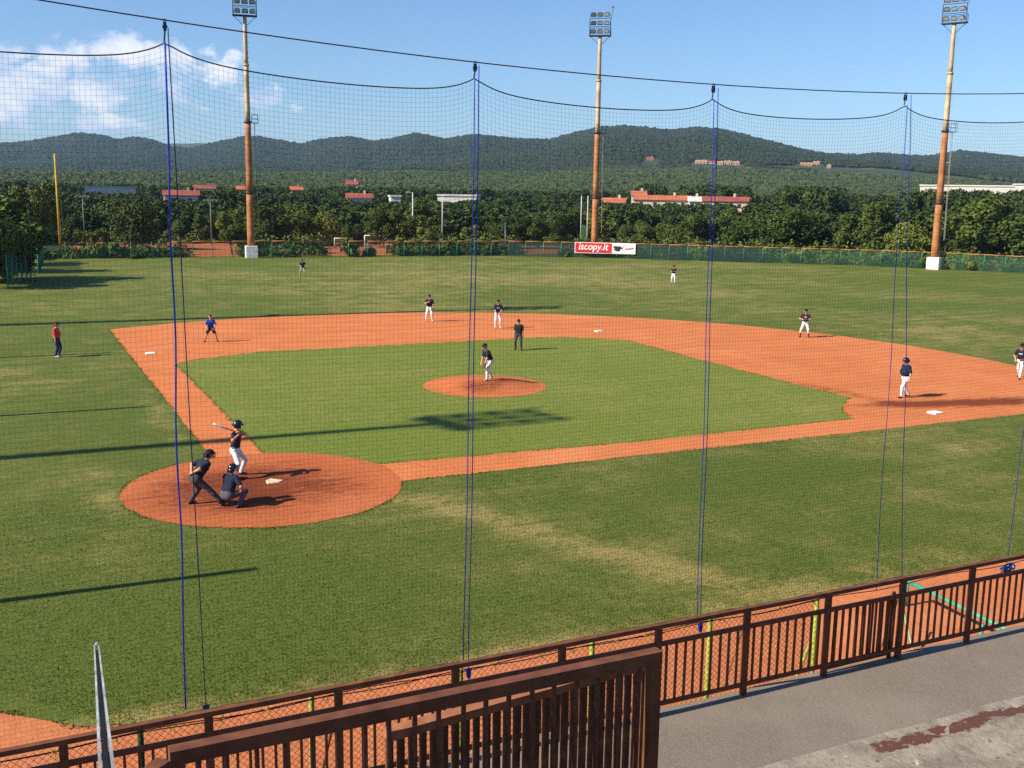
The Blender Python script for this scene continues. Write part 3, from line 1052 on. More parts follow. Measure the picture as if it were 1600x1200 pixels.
for dx, dy, nm in ((0.02, 0.02, 'leg'), (-0.2, 0.25, 'leg')):
    m = MB(); m.tube([(dx, dy, 0), (dx, dy, 0.55)], 0.04, 8); m.build(nm, M_TEAL, gp_, True)
m = MB(); m.tube([ga - Vector((gb_.x, gb_.y, 0)), ga - Vector((gb_.x, gb_.y, 0.55))], 0.04, 8); m.build('leg', M_TEAL, gp_, True)
q1, q2 = on_z(1412, 955, 0.55), on_z(1428, 1022, 0.05)
m = MB(); m.tube([q1, q2], 0.022, 8)
o = m.build('loose_pipe', mat('pale green pipe', (0.22, 0.36, 0.22), 0.6, 0.2, 6), None, True)
tag(o, 'thin pale green pipe slanting behind the railing left of the turquoise frame', 'pipe')

# ------------------------------------------------------------------ outfield fence
fence = thing('outfield_fence', 'low green outfield fence with orange capping curving along the far grass', 'fence')
path = []
for i in range(len(FENCE) - 1):
    a, b = Vector(FENCE[i]), Vector(FENCE[i + 1])
    path.append((a, b))
fpts = [Vector(FENCE[1])]
tot = 0
STEP = 2.45
carry = 0.0
for (a, b) in path[1:]:
    L = (b - a).length
    s = STEP - carry
    while s <= L:
        fpts.append(a + (b - a) * (s / L))
        s += STEP
    carry = L - (s - STEP)
m = MB(); m.tube([(0, 0, -0.05), (0, 0, 2.06)], 0.045, 7); fp = m.mesh('post', M_FGREEN, True)
M_SHEET = sheet_mat('green mesh', (0.02, 0.085, 0.05), 0.42)
M_SHADE = sheet_mat('dark green shade cloth', (0.006, 0.035, 0.03), 0.78)
for i, p in enumerate(fpts):
    o = link('post', fp, fence)
    o.location = (p.x, p.y, 0)
    if i < len(fpts) - 1:
        q = fpts[i + 1]
        shade = 24 <= i < 38 and i not in (30, 34)
        mm_ = MB()
        d = (q - p).normalized() * 0.05
        nn = Vector((-d.y, d.x)) * 0.2
        vs = []
        for s_ in (1, -1):
            vs += [(p.x + d.x + nn.x * s_, p.y + d.y + nn.y * s_, 0.06), (q.x - d.x + nn.x * s_, q.y - d.y + nn.y * s_, 0.06),
                   (q.x - d.x + nn.x * s_, q.y - d.y + nn.y * s_, 1.93), (p.x + d.x + nn.x * s_, p.y + d.y + nn.y * s_, 1.93)]
        mm_.add(vs[:4], [(0, 1, 2, 3)])
        mm_.build('mesh_panel', M_SHADE if shade else M_SHEET, fence)
        c = MB()
        c.tube([(p.x, p.y, 2.03), ((p.x + q.x) / 2, (p.y + q.y) / 2, 2.03 + random.uniform(-.03, .02)), (q.x, q.y, 2.03)], 0.065, 6)
        if i > 5:
            c.build('capping', M_CAP, fence, True)
# side fence by the left-hand trees
sf = thing('side_fence', 'taller green fence with close posts beside the trees at left', 'fence')
m = MB(); m.tube([(0, 0, -0.05), (0, 0, 2.9)], 0.06, 7); sp2 = m.mesh('post', M_FGREEN, True)
spts = [Vector((-3.2, 84.3)) + Vector((1.35, 21.8)) * (k / 10) for k in range(0, 10)] + [Vector((-3.2 - 0.42 * k, 84.3 - 2.2 * k)) for k in range(1, 8)]
for k, p in enumerate(spts):
    o = link('post', sp2, sf)
    o.location = (p.x, p.y, 0)
    if k < len(spts) - 1 and k != 9:
        q = spts[k + 1]
        mm_ = MB()
        mm_.add([(p.x, p.y, 0.05), (q.x, q.y, 0.05), (q.x, q.y, 2.8), (p.x, p.y, 2.8)], [(0, 1, 2, 3)])
        mm_.build('mesh_panel', M_SHEET, sf)

# banner on the fence
b0, b1 = None, None


def on_fence(u, v):
    d = ray(u, v)
    best = None
    for a, b in path:
        # intersect in plan
        dx, dy = b.x - a.x, b.y - a.y
        det = d.x * dy - d.y * dx
        if abs(det) < 1e-9:
            continue
        s = ((a.x - CAM.x) * dy - (a.y - CAM.y) * dx) / det
        t = ((a.x - CAM.x) * d.y - (a.y - CAM.y) * d.x) / det
        if 0 <= t <= 1 and s > 0:
            best = CAM + d * s
    return best


b0, b1 = on_fence(898, 393), on_fence(993, 393)
bd = (b1 - b0)
bw = math.hypot(bd.x, bd.y)
off = Vector((bd.y, -bd.x, 0)).normalized() * 0.16
ban = thing('banner', 'red and white advertising banner on the far fence at the centre light pole', 'banner', (b0.x + off.x, b0.y + off.y, 0), math.atan2(bd.y, bd.x))
ZB0, ZB1 = 0.62, 2.08
red_w = bw * 0.615
m = MB(); m.box((bw / 2, 0, (ZB0 + ZB1) / 2), (bw, 0.02, ZB1 - ZB0)); m.build('white_panel', mat('white banner vinyl', (0.80, 0.78, 0.76), 0.5, 0.04, 1), ban)
m = MB(); m.box((red_w / 2 + 0.04, -0.014, (ZB0 + ZB1) / 2), (red_w - 0.1, 0.012, ZB1 - ZB0 - 0.14)); m.build('red_panel', mat('red banner vinyl', (0.66, 0.022, 0.03), 0.5, 0.06, 1), ban)


def text(name, body, size, loc, material, parent, shear=0.0, sx=1.0, ext=0.004, rot=0.0):
    cu = bpy.data.curves.new(name, 'FONT')
    cu.body = body
    cu.size = size
    cu.shear = shear
    cu.extrude = ext
    cu.offset = 0.012 * size
    tmp = bpy.data.objects.new(name, cu)
    COL.objects.link(tmp)
    dg = bpy.context.evaluated_depsgraph_get()
    me = bpy.data.meshes.new_from_object(tmp.evaluated_get(dg))
    bpy.data.objects.remove(tmp)
    me.materials.clear()
    me.materials.append(material)
    o = link(name, me, parent)
    o.location = loc
    o.rotation_euler = (R(90), rot, 0)
    o.scale = (sx, 1, 1)
    return o


M_INKW = mat('white print', (0.85, 0.82, 0.80), 0.5, 0.03, 2)
M_INKR = mat('red print', (0.62, 0.03, 0.05), 0.5, 0.05, 2)
M_INKD = mat('dark print', (0.03, 0.035, 0.05), 0.5, 0.1, 2)
text('lettering', 'iscopy.it', 1.32, (0.50, -0.026, 1.10), M_INKW, ban, 0.18, 0.93)
m = MB()
_x = 0.42
while _x < red_w - 0.9:            # the unreadable small line: a row of short dark marks
    _w = random.uniform(0.06, 0.16)
    m.box((_x + _w / 2, -0.024, 0.82 + random.uniform(-.01, .01)), (_w, 0.006, random.uniform(0.08, 0.15)))
    _x += _w + random.choice((0.04, 0.05, 0.14))
m.build('small_print_line', M_INKD, ban)
m = MB()
m.tube([(bw * (0.835 + 0.125 * q / 13), -0.016, 1.26 + 0.012 * q + (0.13 if q % 2 else -0.10) * (1.3 if q in (1, 9) else 0.8)) for q in range(14)], 0.045, 5)
m.build('red_script_mark', M_INKR, ban)
m = MB()
lx, lz = bw * 0.71, 1.36
m.add([(lx + 0.5 * (1 + .28 * math.sin(5 * a + 1)) * math.cos(a) * 1.15, -0.013, lz + 0.36 * (1 + .22 * math.sin(3 * a)) * math.sin(a)) for a in np.linspace(0, 2 * math.pi, 28)[:-1]],
      [tuple(range(27))])
m.build('dark_emblem', M_INKD, ban)
m = MB()
m.tube([(bw * 0.79, -0.016, 1.0), (bw * 0.795, -0.016, 1.5), (bw * 0.81, -0.016, 1.75), (bw * 0.83, -0.016, 1.7)], 0.035, 5)
m.build('swirl_mark', mat('grey print', (0.35, 0.40, 0.38), 0.5, 0.1, 2), ban)

# ------------------------------------------------------------------ floodlight poles
H = 32.2
lp = thing('floodlight_pole', '', 'light pole')
def shaft_piece(z0, z1, r0, r1, material, name='shaft'):
    m = MB()
    m.tube([(0, 0, z) for z in np.linspace(z0, z1, 6)], list(np.linspace(r0, r1, 6)), 16)
    return m.build(name, material, lp, True)
shaft_piece(1.4, 8.1, .47, .43, M_RUST, 'lower_shaft')
shaft_piece(8.1, 16.7, .41, .36, M_RUST, 'middle_shaft')
shaft_piece(16.7, 23.5, .33, .29, M_CREAM, 'upper_shaft')
shaft_piece(23.5, 29.3, .27, .22, M_CREAM, 'top_shaft')
for z, r in ((8.1, .52), (16.7, .46), (23.5, .36)):
    m = MB(); m.tube([(0, 0, z - .12), (0, 0, z + .12)], r, 16); m.build('collar', M_DARKSTEEL if z < 20 else M_CREAM, lp, True)
m = MB(); m.box((0, 0, 0.74), (1.5, 1.5, 1.54)); bo = m.build('concrete_base', M_BLOCK, lp)
bv = bo.modifiers.new('bevel', 'BEVEL'); bv.width = 0.05
# ladder on the +X side and a small rest platform
m = MB()
for s_ in (-.2, .2):
    m.beam((0.95, s_, 3.6), (0.78, s_, 16.8), 0.04, 0.04)
for z in np.arange(3.8, 16.7, 0.42):
    x = 0.95 - 0.17 * (z - 3.6) / 13.2
    m.beam((x, -.2, z), (x, .2, z), 0.03, 0.03)
for z in (5.0, 9.0, 13.0, 16.0):
    m.beam((0.35, 0, z), (0.9, 0, z), 0.05, 0.05)
for z in np.arange(17.2, 29, 0.6):
    r_ = 0.33 - (z - 16.7) * 0.0088
    m.beam((r_ - .02, -.14, z), (r_ + .17, -.14, z), 0.03, 0.03)
    m.beam((r_ + .17, -.14, z), (r_ + .17, .14, z), 0.03, 0.03)
m.build('ladder', mat('ladder steel', (0.30, 0.27, 0.22), 0.6, 0.2, 4, metal=0.3), lp)
m = MB()
m.box((0.75, 0, 16.6), (1.0, 0.9, 0.05))
for x, y in ((1.22, .42), (1.22, -.42), (0.5, .42), (0.5, -.42)):
    m.beam((x, y, 16.6), (x, y, 17.6), 0.04, 0.04)
for z in (17.1, 17.6):
    m.beam((1.22, -.42, z), (1.22, .42, z), 0.035, 0.035)
    m.beam((0.5, .42, z), (1.22, .42, z), 0.035, 0.035)
    m.beam((0.5, -.42, z), (1.22, -.42, z), 0.035, 0.035)
m.build('rest_platform', M_DARKSTEEL, lp)
# head: lamps look towards local -Y
m = MB()
m.box((0, 0, 29.28), (2.9, 0.9, 0.14))
for x in (-1.38, 1.38):
    m.beam((x, -0.3, 29.3), (x, -0.3, 31.5), 0.09, 0.09)
for z in (30.38, 31.46):
    m.beam((-1.38, -0.3, z), (1.38, -0.3, z), 0.08, 0.08)
for x in (-1.3, 1.3):
    m.beam((x, 0, 29.2), (x * 0.2, 0, 28.2), 0.06, 0.06)
for x in (-1.38, 1.38):
    m.beam((x, 0.4, 29.3), (x, 0.4, 30.3), 0.05, 0.05)
m.beam((-1.38, 0.4, 30.3), (1.38, 0.4, 30.3), 0.05, 0.05)
m.build('head_frame', M_DARKSTEEL, lp)
m = MB(); m.beam((1.42, 0, 31.5), (1.62, 0, 32.9), 0.05, 0.05); m.box((1.6, 0, 32.9), (0.2, 0.15, 0.2)); m.build('lightning_rod', M_DARKSTEEL, lp)
fl = MB()
fl.add([(-.34, -.22, -.24), (.34, -.22, -.24), (.34, -.22, .24), (-.34, -.22, .24), (-.2, .22, -.15), (.2, .22, -.15), (.2, .22, .15), (-.2, .22, .15)],
       [(0, 1, 2, 3), (5, 4, 7, 6), (1, 0, 4, 5), (2, 1, 5, 6), (3, 2, 6, 7), (0, 3, 7, 4)])
fl.beam((-.38, 0, -.34), (-.38, 0, .05), .04, .04); fl.beam((.38, 0, -.34), (.38, 0, .05), .04, .04); fl.beam((-.38, 0, -.34), (.38, 0, -.34), .05, .04)
fl_me = fl.mesh('floodlight', M_LAMP)
ln = MB(); ln.box((0, -.228, 0), (.58, .012, .38)); ln_me = ln.mesh('lens', M_LENS)
for r_ in range(3):
    for c_ in range(3):
        o = link('floodlight', fl_me, lp)
        o.location = ((c_ - 1) * 0.92, -0.36, 29.86 + 1.07 * r_)
        o.rotation_euler = (R(28), 0, R((c_ - 1) * -14 + random.uniform(-6, 6)))
        g = link('lens', ln_me, o)


def face_home(p):
    return math.atan2(20 - p[1], 10 - p[0]) + math.pi / 2


LPS = [((22.2, 105.2), 'rusty floodlight pole at left field, standing left of the soccer goal'),
       ((67.3, 96.9), 'rusty floodlight pole behind the red banner in centre field'),
       ((97.9, 65.75), 'rusty floodlight pole on a big white block at right field'),
       ((-13.6, 42.9), 'floodlight pole out of frame at left whose shadow crosses beyond third base'),
       ((-33.0, 7.3), 'floodlight pole out of frame at left whose shadow crosses behind the batter')]
for i, (p, lab) in enumerate(LPS):
    o = lp if i == 0 else copy_tree(lp)
    o.location = (p[0], p[1], 0)
    o.rotation_euler = (0, 0, face_home(p))
    tag(o, lab, 'light pole', 'floodlight poles round the field')
for i, (x, y) in enumerate(((-13.2, -6.6), (-13.1, 13.6), (-13.0, 28.9))):
    p = thing('slim_pole', 'slim pole out of frame at left casting a shadow %s' % ('in front of home plate', 'level with the third base line', 'beside the coach')[i],
              'pole', (x, y, 0), group='slim poles along the third base side')
    m = MB(); m.tube([(0, 0, 0), (0, 0, 8.0)], [0.15, 0.11], 10); m.build('shaft', M_GALV, p, True)
    m = MB(); m.tube([(0, 0, 8.0), (0, 0, 8.1)], [0.09, 0.05], 10); m.build('cap', M_GALV, p, True)

# foul pole and the slim posts of the training ground
p = at_dist(94, 384, 152)
f_ = thing('foul_pole', 'tall slim yellow foul pole at the far left', 'pole', (p.x, p.y, 0))
zt = at_dist(88, 240, 152).z
m = MB(); m.tube([(0, 0, 0), (0.0, 0, zt)], [0.16, 0.11], 10); m.build('shaft', M_YELLOW, f_, True)
m = MB()
m.beam((0.5, 0, 2.5), (0.2, 0, zt * .93), 0.04, 0.04)
for z in np.linspace(2.6, zt * .92, 16):
    m.beam((-0.1, 0, z), (0.5 - 0.3 * z / zt, 0, z), 0.025, 0.025)
m.build('wing_screen', mat('pale wing steel', (0.42, 0.35, 0.18), 0.6, 0.2, 4), f_)
M_DIM = mat('dull grey post', (0.13, 0.14, 0.135), 0.6, 0.15, 3)
M_POST = mat('pale grey post', (0.50, 0.52, 0.52), 0.5, 0.1, 3)
for (u, vt, dist, lab, arm) in ((645, 301, 172, 'pale grey lamp post with a short arm, right of the soccer goal', 1),
                                (691, 308, 170, 'pale grey post just left of the middle rope pair', 0),
                                (789, 349, 149, 'short pale post behind the fence left of the banner', 0),
                                (133, 306, 176, 'dim lamp post with a crossbar right of the yellow foul pole', 2),
                                (331, 312, 172, 'thin lamp post left of the left-field light pole', 2),
                                (930, 306, 168, 'thin pale post hidden close left of the centre light pole', 0)):
    p = at_dist(u, 380, dist)
    zt = at_dist(u, vt, dist).z
    o = thing('lamp_post', lab, 'lamp post', (p.x, p.y, 0), HEAD - math.pi / 2, group='slim posts beyond the fence')
    m = MB(); m.tube([(0, 0, 0), (0, 0, zt)], [0.12, 0.08], 8); m.build('shaft', M_DIM if arm == 2 else M_POST, o, True)
    m = MB()
    if arm == 2:
        m.beam((-1.1, 0, zt), (1.1, 0, zt), 0.07, 0.07)
        for x in (-1, -.3, .4, 1):
            m.box((x, -.1, zt - .14), (.3, .25, .2))
        m.build('lamp_bar', M_DIM, o)
    elif arm == 1:
        m.beam((0, 0, zt), (-0.9, 0, zt + .1), 0.07, 0.07)
        m.box((-0.9, 0, zt + .06), (.4, .25, .12))
        m.build('lamp_arm', M_POST, o)
    else:
        m.tube([(0, 0, zt), (0, 0, zt + .1)], [.1, .05], 8)
        m.build('cap', M_POST, o)
# twin posts with a green net between
p, q = at_dist(907, 375, 166), at_dist(917, 375, 166)
zt = at_dist(908, 306, 166).z
o = thing('net_posts', 'pair of thin posts with a green net left of the centre light pole', 'net', (p.x, p.y, 0))
d = q - p
for k in (0, 1):
    m = MB(); m.tube([(d.x * k, d.y * k, 0), (d.x * k, d.y * k, zt)], 0.07, 8); m.build('post', M_POST, o, True)
m = MB(); m.add([(-.25, 0, .4), (d.x + .45, d.y, .4), (d.x + .2, d.y, 3.6), (-.05, 0, 3.9)], [(0, 1, 2, 3)])
m.build('green_net', sheet_mat('bright green net', (0.035, 0.16, 0.06), 0.7), o)
# soccer goals


def goal(u0, u1, v, w, h, label):
    p, q = on_z(u0, v), on_z(u1, v)
    a = math.atan2((q - p).y, (q - p).x)
    g = thing('soccer_goal', label, 'goal', (p.x, p.y, 0), a, group='small goals on the training ground')
    for x in (0, w):
        m = MB(); m.tube([(x, 0, 0), (x, 0, h)], 0.055, 8); m.build('goal_post', M_WHITE, g, True)
    m = MB(); m.tube([(-.05, 0, h), (w + .05, 0, h)], 0.055, 8); m.build('crossbar', M_WHITE, g, True)
    m = MB()
    for x in (0, w):
        m.tube([(x, 0, h), (x, .8, h * .8), (x, 1.0, 0)], 0.03, 6)
    m.tube([(0, 1.0, .03), (w, 1.0, .03)], 0.03, 6)
    m.build('back_frame', M_WHITE, g, True)
    m = MB(); m.add([(0, .8, h * .8), (w, .8, h * .8), (w, 1.0, 0.03), (0, 1.0, 0.03), (0, 0.02, h - .02), (w, 0.02, h - .02)], [(0, 1, 2, 3), (4, 5, 1, 0)])
    m.build('goal_net', sheet_mat('white goal net', (0.6, 0.6, 0.58), 0.25), g)


goal(570, 600, 387, 2.95, 1.85, 'small white framed soccer goal on the clay beyond the fence')
goal(523, 541, 388, 1.75, 1.5, 'smaller pale goal frame left of the soccer goal')

# ------------------------------------------------------------------ far buildings
M_ROOF = mat('terracotta roof', (0.40, 0.125, 0.06), 0.85, 0.2, 0.3)
M_ROOFD = mat('red brown roof', (0.27, 0.07, 0.05), 0.85, 0.2, 0.3)
M_WALLW = mat('white render', (0.60, 0.57, 0.52), 0.8, 0.06, 0.2)
M_WALLC = mat('cream render', (0.58, 0.46, 0.32), 0.8, 0.08, 0.2)
M_WALLO = mat('orange render', (0.56, 0.28, 0.13), 0.8, 0.08, 0.2)
M_ROOFF = mat('faded tan roof', (0.34, 0.19, 0.12), 0.85, 0.2, 0.3)
M_GREYROOF = mat('grey sheet roof', (0.34, 0.33, 0.31), 0.7, 0.1, 0.2)
M_GLASS = mat('window glass', (0.03, 0.04, 0.05), 0.2, 0.1, 1, spec=0.6)
BLD = []


def house(u0, u1, vt, vb, dist, wall, roof, label, kind='gable', depth=None, far=False):
    """A building whose long side faces the field; roof top at row vt, eaves about row vb's wall height."""
    uc = (u0 + u1) / 2
    p = at_dist(uc, vt, dist)
    w = (u1 - u0) / FPX * dist / math.cos(math.atan((uc - 800) / FPX))
    zt = p.z
    g = terrain_z(math.atan2(p.y - CAM.y, p.x - CAM.x), dist) - 0.5
    Hh = zt - g
    vis = (vb - vt) / FPX * dist
    rh = min(max(1.2, vis * (0.5 if kind == 'gable' else 0.15)), 3.2, Hh * 0.5)
    if kind == 'flat':
        rh = 0.5
    dp = depth or max(7.0, min(14, w * 0.4))
    o = thing('house' if kind == 'gable' else 'long_building', label, 'building', (p.x, p.y, g), math.atan2(p.y - CAM.y, p.x - CAM.x) - math.pi / 2 + random.uniform(-.12, .12))
    eh = Hh - rh
    m = MB()
    m.box((0, dp / 2, eh / 2), (w, dp, eh))
    if kind == 'gable':
        for s_ in (-1, 1):
            m.add([(s_ * w / 2, 0, eh), (s_ * w / 2, dp, eh), (s_ * w / 2, dp / 2, Hh - .1)], [(0, 1, 2)])
    m.build('wall', wall, o)
    m = MB()
    if kind == 'gable':
        e = 0.5
        k = rh / (dp / 2)
        for s_ in (0, 1):
            y0, y1 = (-e, dp / 2) if s_ == 0 else (dp + e, dp / 2)
            z0 = eh - e * k
            vs = [(-w / 2 - e, y0, z0), (w / 2 + e, y0, z0), (w / 2 + e, y1, Hh), (-w / 2 - e, y1, Hh)]
            vs += [(x, y, z + 0.2) for x, y, z in vs]
            m.add(vs, [(0, 1, 2, 3), (4, 5, 6, 7), (0, 1, 5, 4), (1, 2, 6, 5), (3, 0, 4, 7)])
    else:
        m.box((0, dp / 2, eh + rh / 2), (w + .6, dp + .6, rh))
    rf = m.build('roof', roof, o)
    if kind == 'gable' and w < 25:
        m = MB(); m.box((w * .22, dp * .5, Hh + .4), (.7, .7, 1.4)); m.build('chimney', wall, rf)
    nwin = max(2, min(12, int(w / 4)))
    for fl_ in range(max(1, min(2, int(eh / 3))) if kind == 'gable' else 0):
        zc = eh - 1.5 - 3 * fl_
        if zc < 0.6:
            continue
        for i in range(nwin):
            m = MB(); m.box((0, 0, 0), (1.1, 0.12, 1.3))
            wn = m.build('window', M_GLASS, o)
            wn.location = (-w / 2 + w * (i + .5) / nwin, -0.03, zc)
    BLD.append((p.x, p.y, w, dist, math.atan2(p.y - CAM.y, p.x - CAM.x), (u1 - u0) / 2 / FPX, (lambda d_: d_.z / math.hypot(d_.x, d_.y))(ray(uc, vb)), far))
    return o


house(134, 204, 291, 301, 430, M_WALLW, M_GREYROOF, 'long pale industrial hall with a grey roof, far left beyond the trees', 'flat', 18)
house(260, 306, 298, 311, 330, M_WALLW, M_ROOFD, 'white house with a red roof behind the thick blue rope')
house(306, 334, 290, 297, 460, M_WALLC, M_ROOFD, 'low brown-roofed house right of the white house by the thick rope')
house(371, 381, 291, 298, 450, M_WALLO, M_ROOF, 'tiny orange house just left of the left-field light pole')
house(456, 472, 292, 301, 440, M_WALLO, M_ROOF, 'orange walled house between the left light pole and the soccer goal')
house(541, 558, 283, 292, 560, M_WALLC, M_ROOFD, 'small red-roofed house high in the trees above the soccer goal')
house(543, 580, 303, 312, 340, M_WALLW, M_ROOFD, 'long red-roofed house just above the soccer goal')
house(611, 626, 305, 313, 345, M_WALLW, M_WALLW, 'small bright white building left of the lamp post', 'flat')
house(684, 744, 304, 311, 360, M_WALLW, M_WALLW, 'long low bright white hall behind the middle rope pair', 'flat', 16)
house(941, 975, 310, 317, 330, M_WALLC, M_ROOF, 'terracotta-roofed building just right of the centre light pole')
house(988, 1009, 299, 309, 380, M_WALLW, M_ROOF, 'white gabled house standing above the long terracotta roof')
house(993, 1076, 306, 316, 345, M_WALLC, M_ROOF, 'long terracotta-roofed building right of the centre light pole')
house(1078, 1094, 308, 317, 336, M_WALLW, M_WALLW, 'small white gable end between the two long red roofs')
house(1092, 1166, 308, 317, 346, M_WALLC, M_ROOFD, 'long dull red-roofed building behind the right rope pair')
house(1454, 1568, 289, 297, 420, M_WALLW, M_WALLW, 'long white hall behind the right-field light pole', 'flat', 20)
house(1592, 1625, 287, 292, 470, M_WALLW, M_WALLW, 'white hall cut by the right edge of the picture', 'flat', 16)
house(29, 46, 299, 306, 380, M_WALLC, M_ROOFD, 'red-roofed house left of the yellow foul pole')
for i, (u0, u1, v, w_, rf_, lab) in enumerate((
        (1086, 1106, 249, M_WALLC, M_ROOF, 'leftmost house of the hamlet halfway up the broad hill'),
        (1104, 1118, 250, M_WALLW, M_ROOFD, 'second house of the hamlet, hidden by the rope pair'),
        (1120, 1131, 251, M_WALLW, M_ROOF, 'white house in the middle of the hamlet on the hill'),
        (1131, 1144, 250, M_WALLC, M_ROOF, 'fourth house of the hamlet on the hill, right of the rope pair'),
        (1144, 1157, 251, M_WALLW, M_ROOF, 'rightmost white house of the hamlet on the hill'),
        (1010, 1023, 244, M_WALLC, M_ROOFD, 'lone pinkish house on the hill right of the centre light pole'),
        (1251, 1270, 253, M_WALLO, M_ROOF, 'tan farmhouse on the right slope of the broad hill'),
        (1270, 1282, 251, M_WALLC, M_ROOF, 'pale farm building beside the tan farmhouse on the slope'),
        (1292, 1300, 256, M_WALLW, M_ROOF, 'tiny pale shed at the right end of the hillside farm'))):
    # on the slope: walk out until the land reaches the sight line
    uc = (u0 + u1) / 2
    d = ray(uc, v + 7)
    az, sl = math.atan2(d.y, d.x), d.z / math.hypot(d.x, d.y)
    r = 900.0
    while r < 2900 and terrain_z(az, r) < CAM.z + r * sl:
        r += 15
    house(u0 + 1, u1 - 2, v + 1, v + 7, r, w_, M_ROOFF if rf_ is M_ROOF else M_ROOFD, lab, far=True)

# ------------------------------------------------------------------ trees
M_LEAF = [foliage_mat('mid green leaves', (0.050, 0.082, 0.015), (0.125, 0.150, 0.028)),
          foliage_mat('dark green leaves', (0.030, 0.056, 0.012), (0.072, 0.098, 0.020)),
          foliage_mat('yellow green leaves', (0.095, 0.135, 0.020), (0.17, 0.19, 0.035))]


def crown_mesh(name, material, seed, lobes=11, n=3200, leaf=0.21, flatb=0.25):
    """Crown about 1 m base-to-top in unit 8 m trees: leaf clumps over uneven lobes."""
    rg = np.random.default_rng(seed)
    cs = []
    for i in range(lobes):
        a = rg.uniform(0, 2 * math.pi)
        rr_ = 2.2 * math.sqrt(rg.uniform(0, 1))
        z = rg.uniform(1.3, 6.4)
        k = 1 - abs(z - 4.2) / 4.2
        cs.append((rr_ * math.cos(a) * (0.5 + k), rr_ * math.sin(a) * (0.5 + k), z, rg.uniform(1.0, 1.9)))
    cs.append((0, 0, 4.4, 2.2))
    cs = np.array(cs)
    w = cs[:, 3] ** 2
    idx = rg.choice(len(cs), n, p=w / w.sum())
    dirs = rg.normal(size=(n, 3))
    dirs /= np.linalg.norm(dirs, axis=1)[:, None]
    rad = cs[idx, 3] * (rg.uniform(0.55, 1.04, n))
    pos = cs[idx, :3] + dirs * rad[:, None] * np.array([1, 1, 0.85])
    nrm = dirs + rg.normal(scale=0.7, size=(n, 3)) + np.array([0, 0, 0.25])
    nrm /= np.linalg.norm(nrm, axis=1)[:, None]
    ref = rg.normal(size=(n, 3))
    tx = np.cross(nrm, ref); tx /= np.linalg.norm(tx, axis=1)[:, None]
    ty = np.cross(nrm, tx)
    s1 = leaf * rg.uniform(0.6, 1.3, n)[:, None]
    s2 = leaf * rg.uniform(0.45, 0.9, n)[:, None]
    bend = nrm * (leaf * 0.25)
    v = np.stack([pos - tx * s1, pos - ty * s2 + bend, pos + tx * s1, pos + ty * s2 + bend], 1).reshape(-1, 3)
    me = bpy.data.meshes.new(name)
    me.from_pydata(v.tolist(), [], [(4 * i, 4 * i + 1, 4 * i + 2, 4 * i + 3) for i in range(n)])
    me.materials.append(material)
    return me


def trunk_mesh(seed, h=8.0, r=0.2, fork=4):
    rg = random.Random(seed)
    m = MB()
    pts = [(0, 0, -0.2)]
    x = y = 0
    for k in range(1, 6):
        x += rg.uniform(-.18, .18); y += rg.uniform(-.18, .18)
        pts.append((x, y, h * 0.62 * k / 5))
    m.tube(pts, [r, r * .85, r * .72, r * .6, r * .45, r * .25], 8)
    for k in range(fork):
        z = h * rg.uniform(.22, .45)
        a = rg.uniform(0, 6.28)
        L = rg.uniform(1.2, 2.2)
        m.tube([(pts[2][0] * .6, pts[2][1] * .6, z), (math.cos(a) * L * .5, math.sin(a) * L * .5, z + L * .6), (math.cos(a) * L, math.sin(a) * L, z + L * 1.1)],
               [r * .5, r * .35, r * .15], 6)
    return m.mesh('trunk', M_BARK, True)


PROTO = []
for k in range(7):
    mt = M_LEAF[(0, 1, 0, 2, 1, 0, 1)[k]]
    PROTO.append((crown_mesh('crown', mt, 40 + k, lobes=9 + k % 4, n=(4900, 5400, 4300, 4700, 5600, 4200, 4900)[k]), trunk_mesh(k)))


def tree(u, vtop, dist, kind, label, width=1.0, group=None, name='tree', loc=None, height=None):
    p = at_dist(u, 380, dist) if loc is None else Vector(loc)
    if height is None:
        height = at_dist(u, vtop, dist).z
    s = height / 7.6
    o = thing(name, label, 'tree', (p.x, p.y, 0.0), random.uniform(0, 6.28), group)
    o.scale = (s * width, s * width, s)
    link('trunk', PROTO[kind][1], o)
    link('crown', PROTO[kind][0], o)
    return o


# the tree row behind the fence, left to right
u = -70
row = []
k = 0
while u < 1690:
    left = u < 690
    base_d = (np.interp(u, [0, 400, 690], [176, 172, 165]) if left else np.interp(u, [690, 1000, 1200, 1450, 1650], [168, 166, 164, 162, 160]))
    row.append((u + random.uniform(-8, 8), random.choice((316, 326, 334, 342, 350)) + random.uniform(-5, 5), float(base_d) + random.uniform(-4, 9), random.choice((0, 0, 1, 1, 2, 4, 5, 6, 3 if random.random() < .4 else 0))))
    u += random.uniform(30, 46)
LAND = [(94, 'the yellow foul pole'), (261, 'the thick blue rope'), (390, 'the left light pole'), (585, 'the soccer goal'), (740, 'the middle rope pair'),
        (940, 'the centre light pole'), (1110, 'the right rope pair'), (1410, 'the spread rope pair'), (1465, 'the right light pole')]
NTH = ['first', 'second', 'third', 'fourth', 'fifth', 'sixth', 'seventh', 'eighth', 'ninth', 'tenth', 'eleventh', 'twelfth']
cnt = {}
row.sort()
for (u, vt, dd, kd) in row:
    prev = [l for l in LAND if l[0] <= u]
    key = prev[-1][1] if prev else None
    cnt[key] = cnt.get(key, 0) + 1
    w = NTH[cnt[key] - 1]
    lab = ('%s leafy tree right of %s in the row behind the fence' % (w, key)) if key else ('%s leafy tree from the left edge in the row behind the fence' % w)
    tree(u, vt, dd, kd, lab, random.uniform(0.95, 1.25), 'trees in the row behind the fence')
tree(205, 305, 158, 1, 'broad dark rounded tree between the foul pole and the thick blue rope', 1.15)
tree(362, 345, 146, 5, 'small thin-crowned tree by the fence just left of the left-field light pole', 0.9)
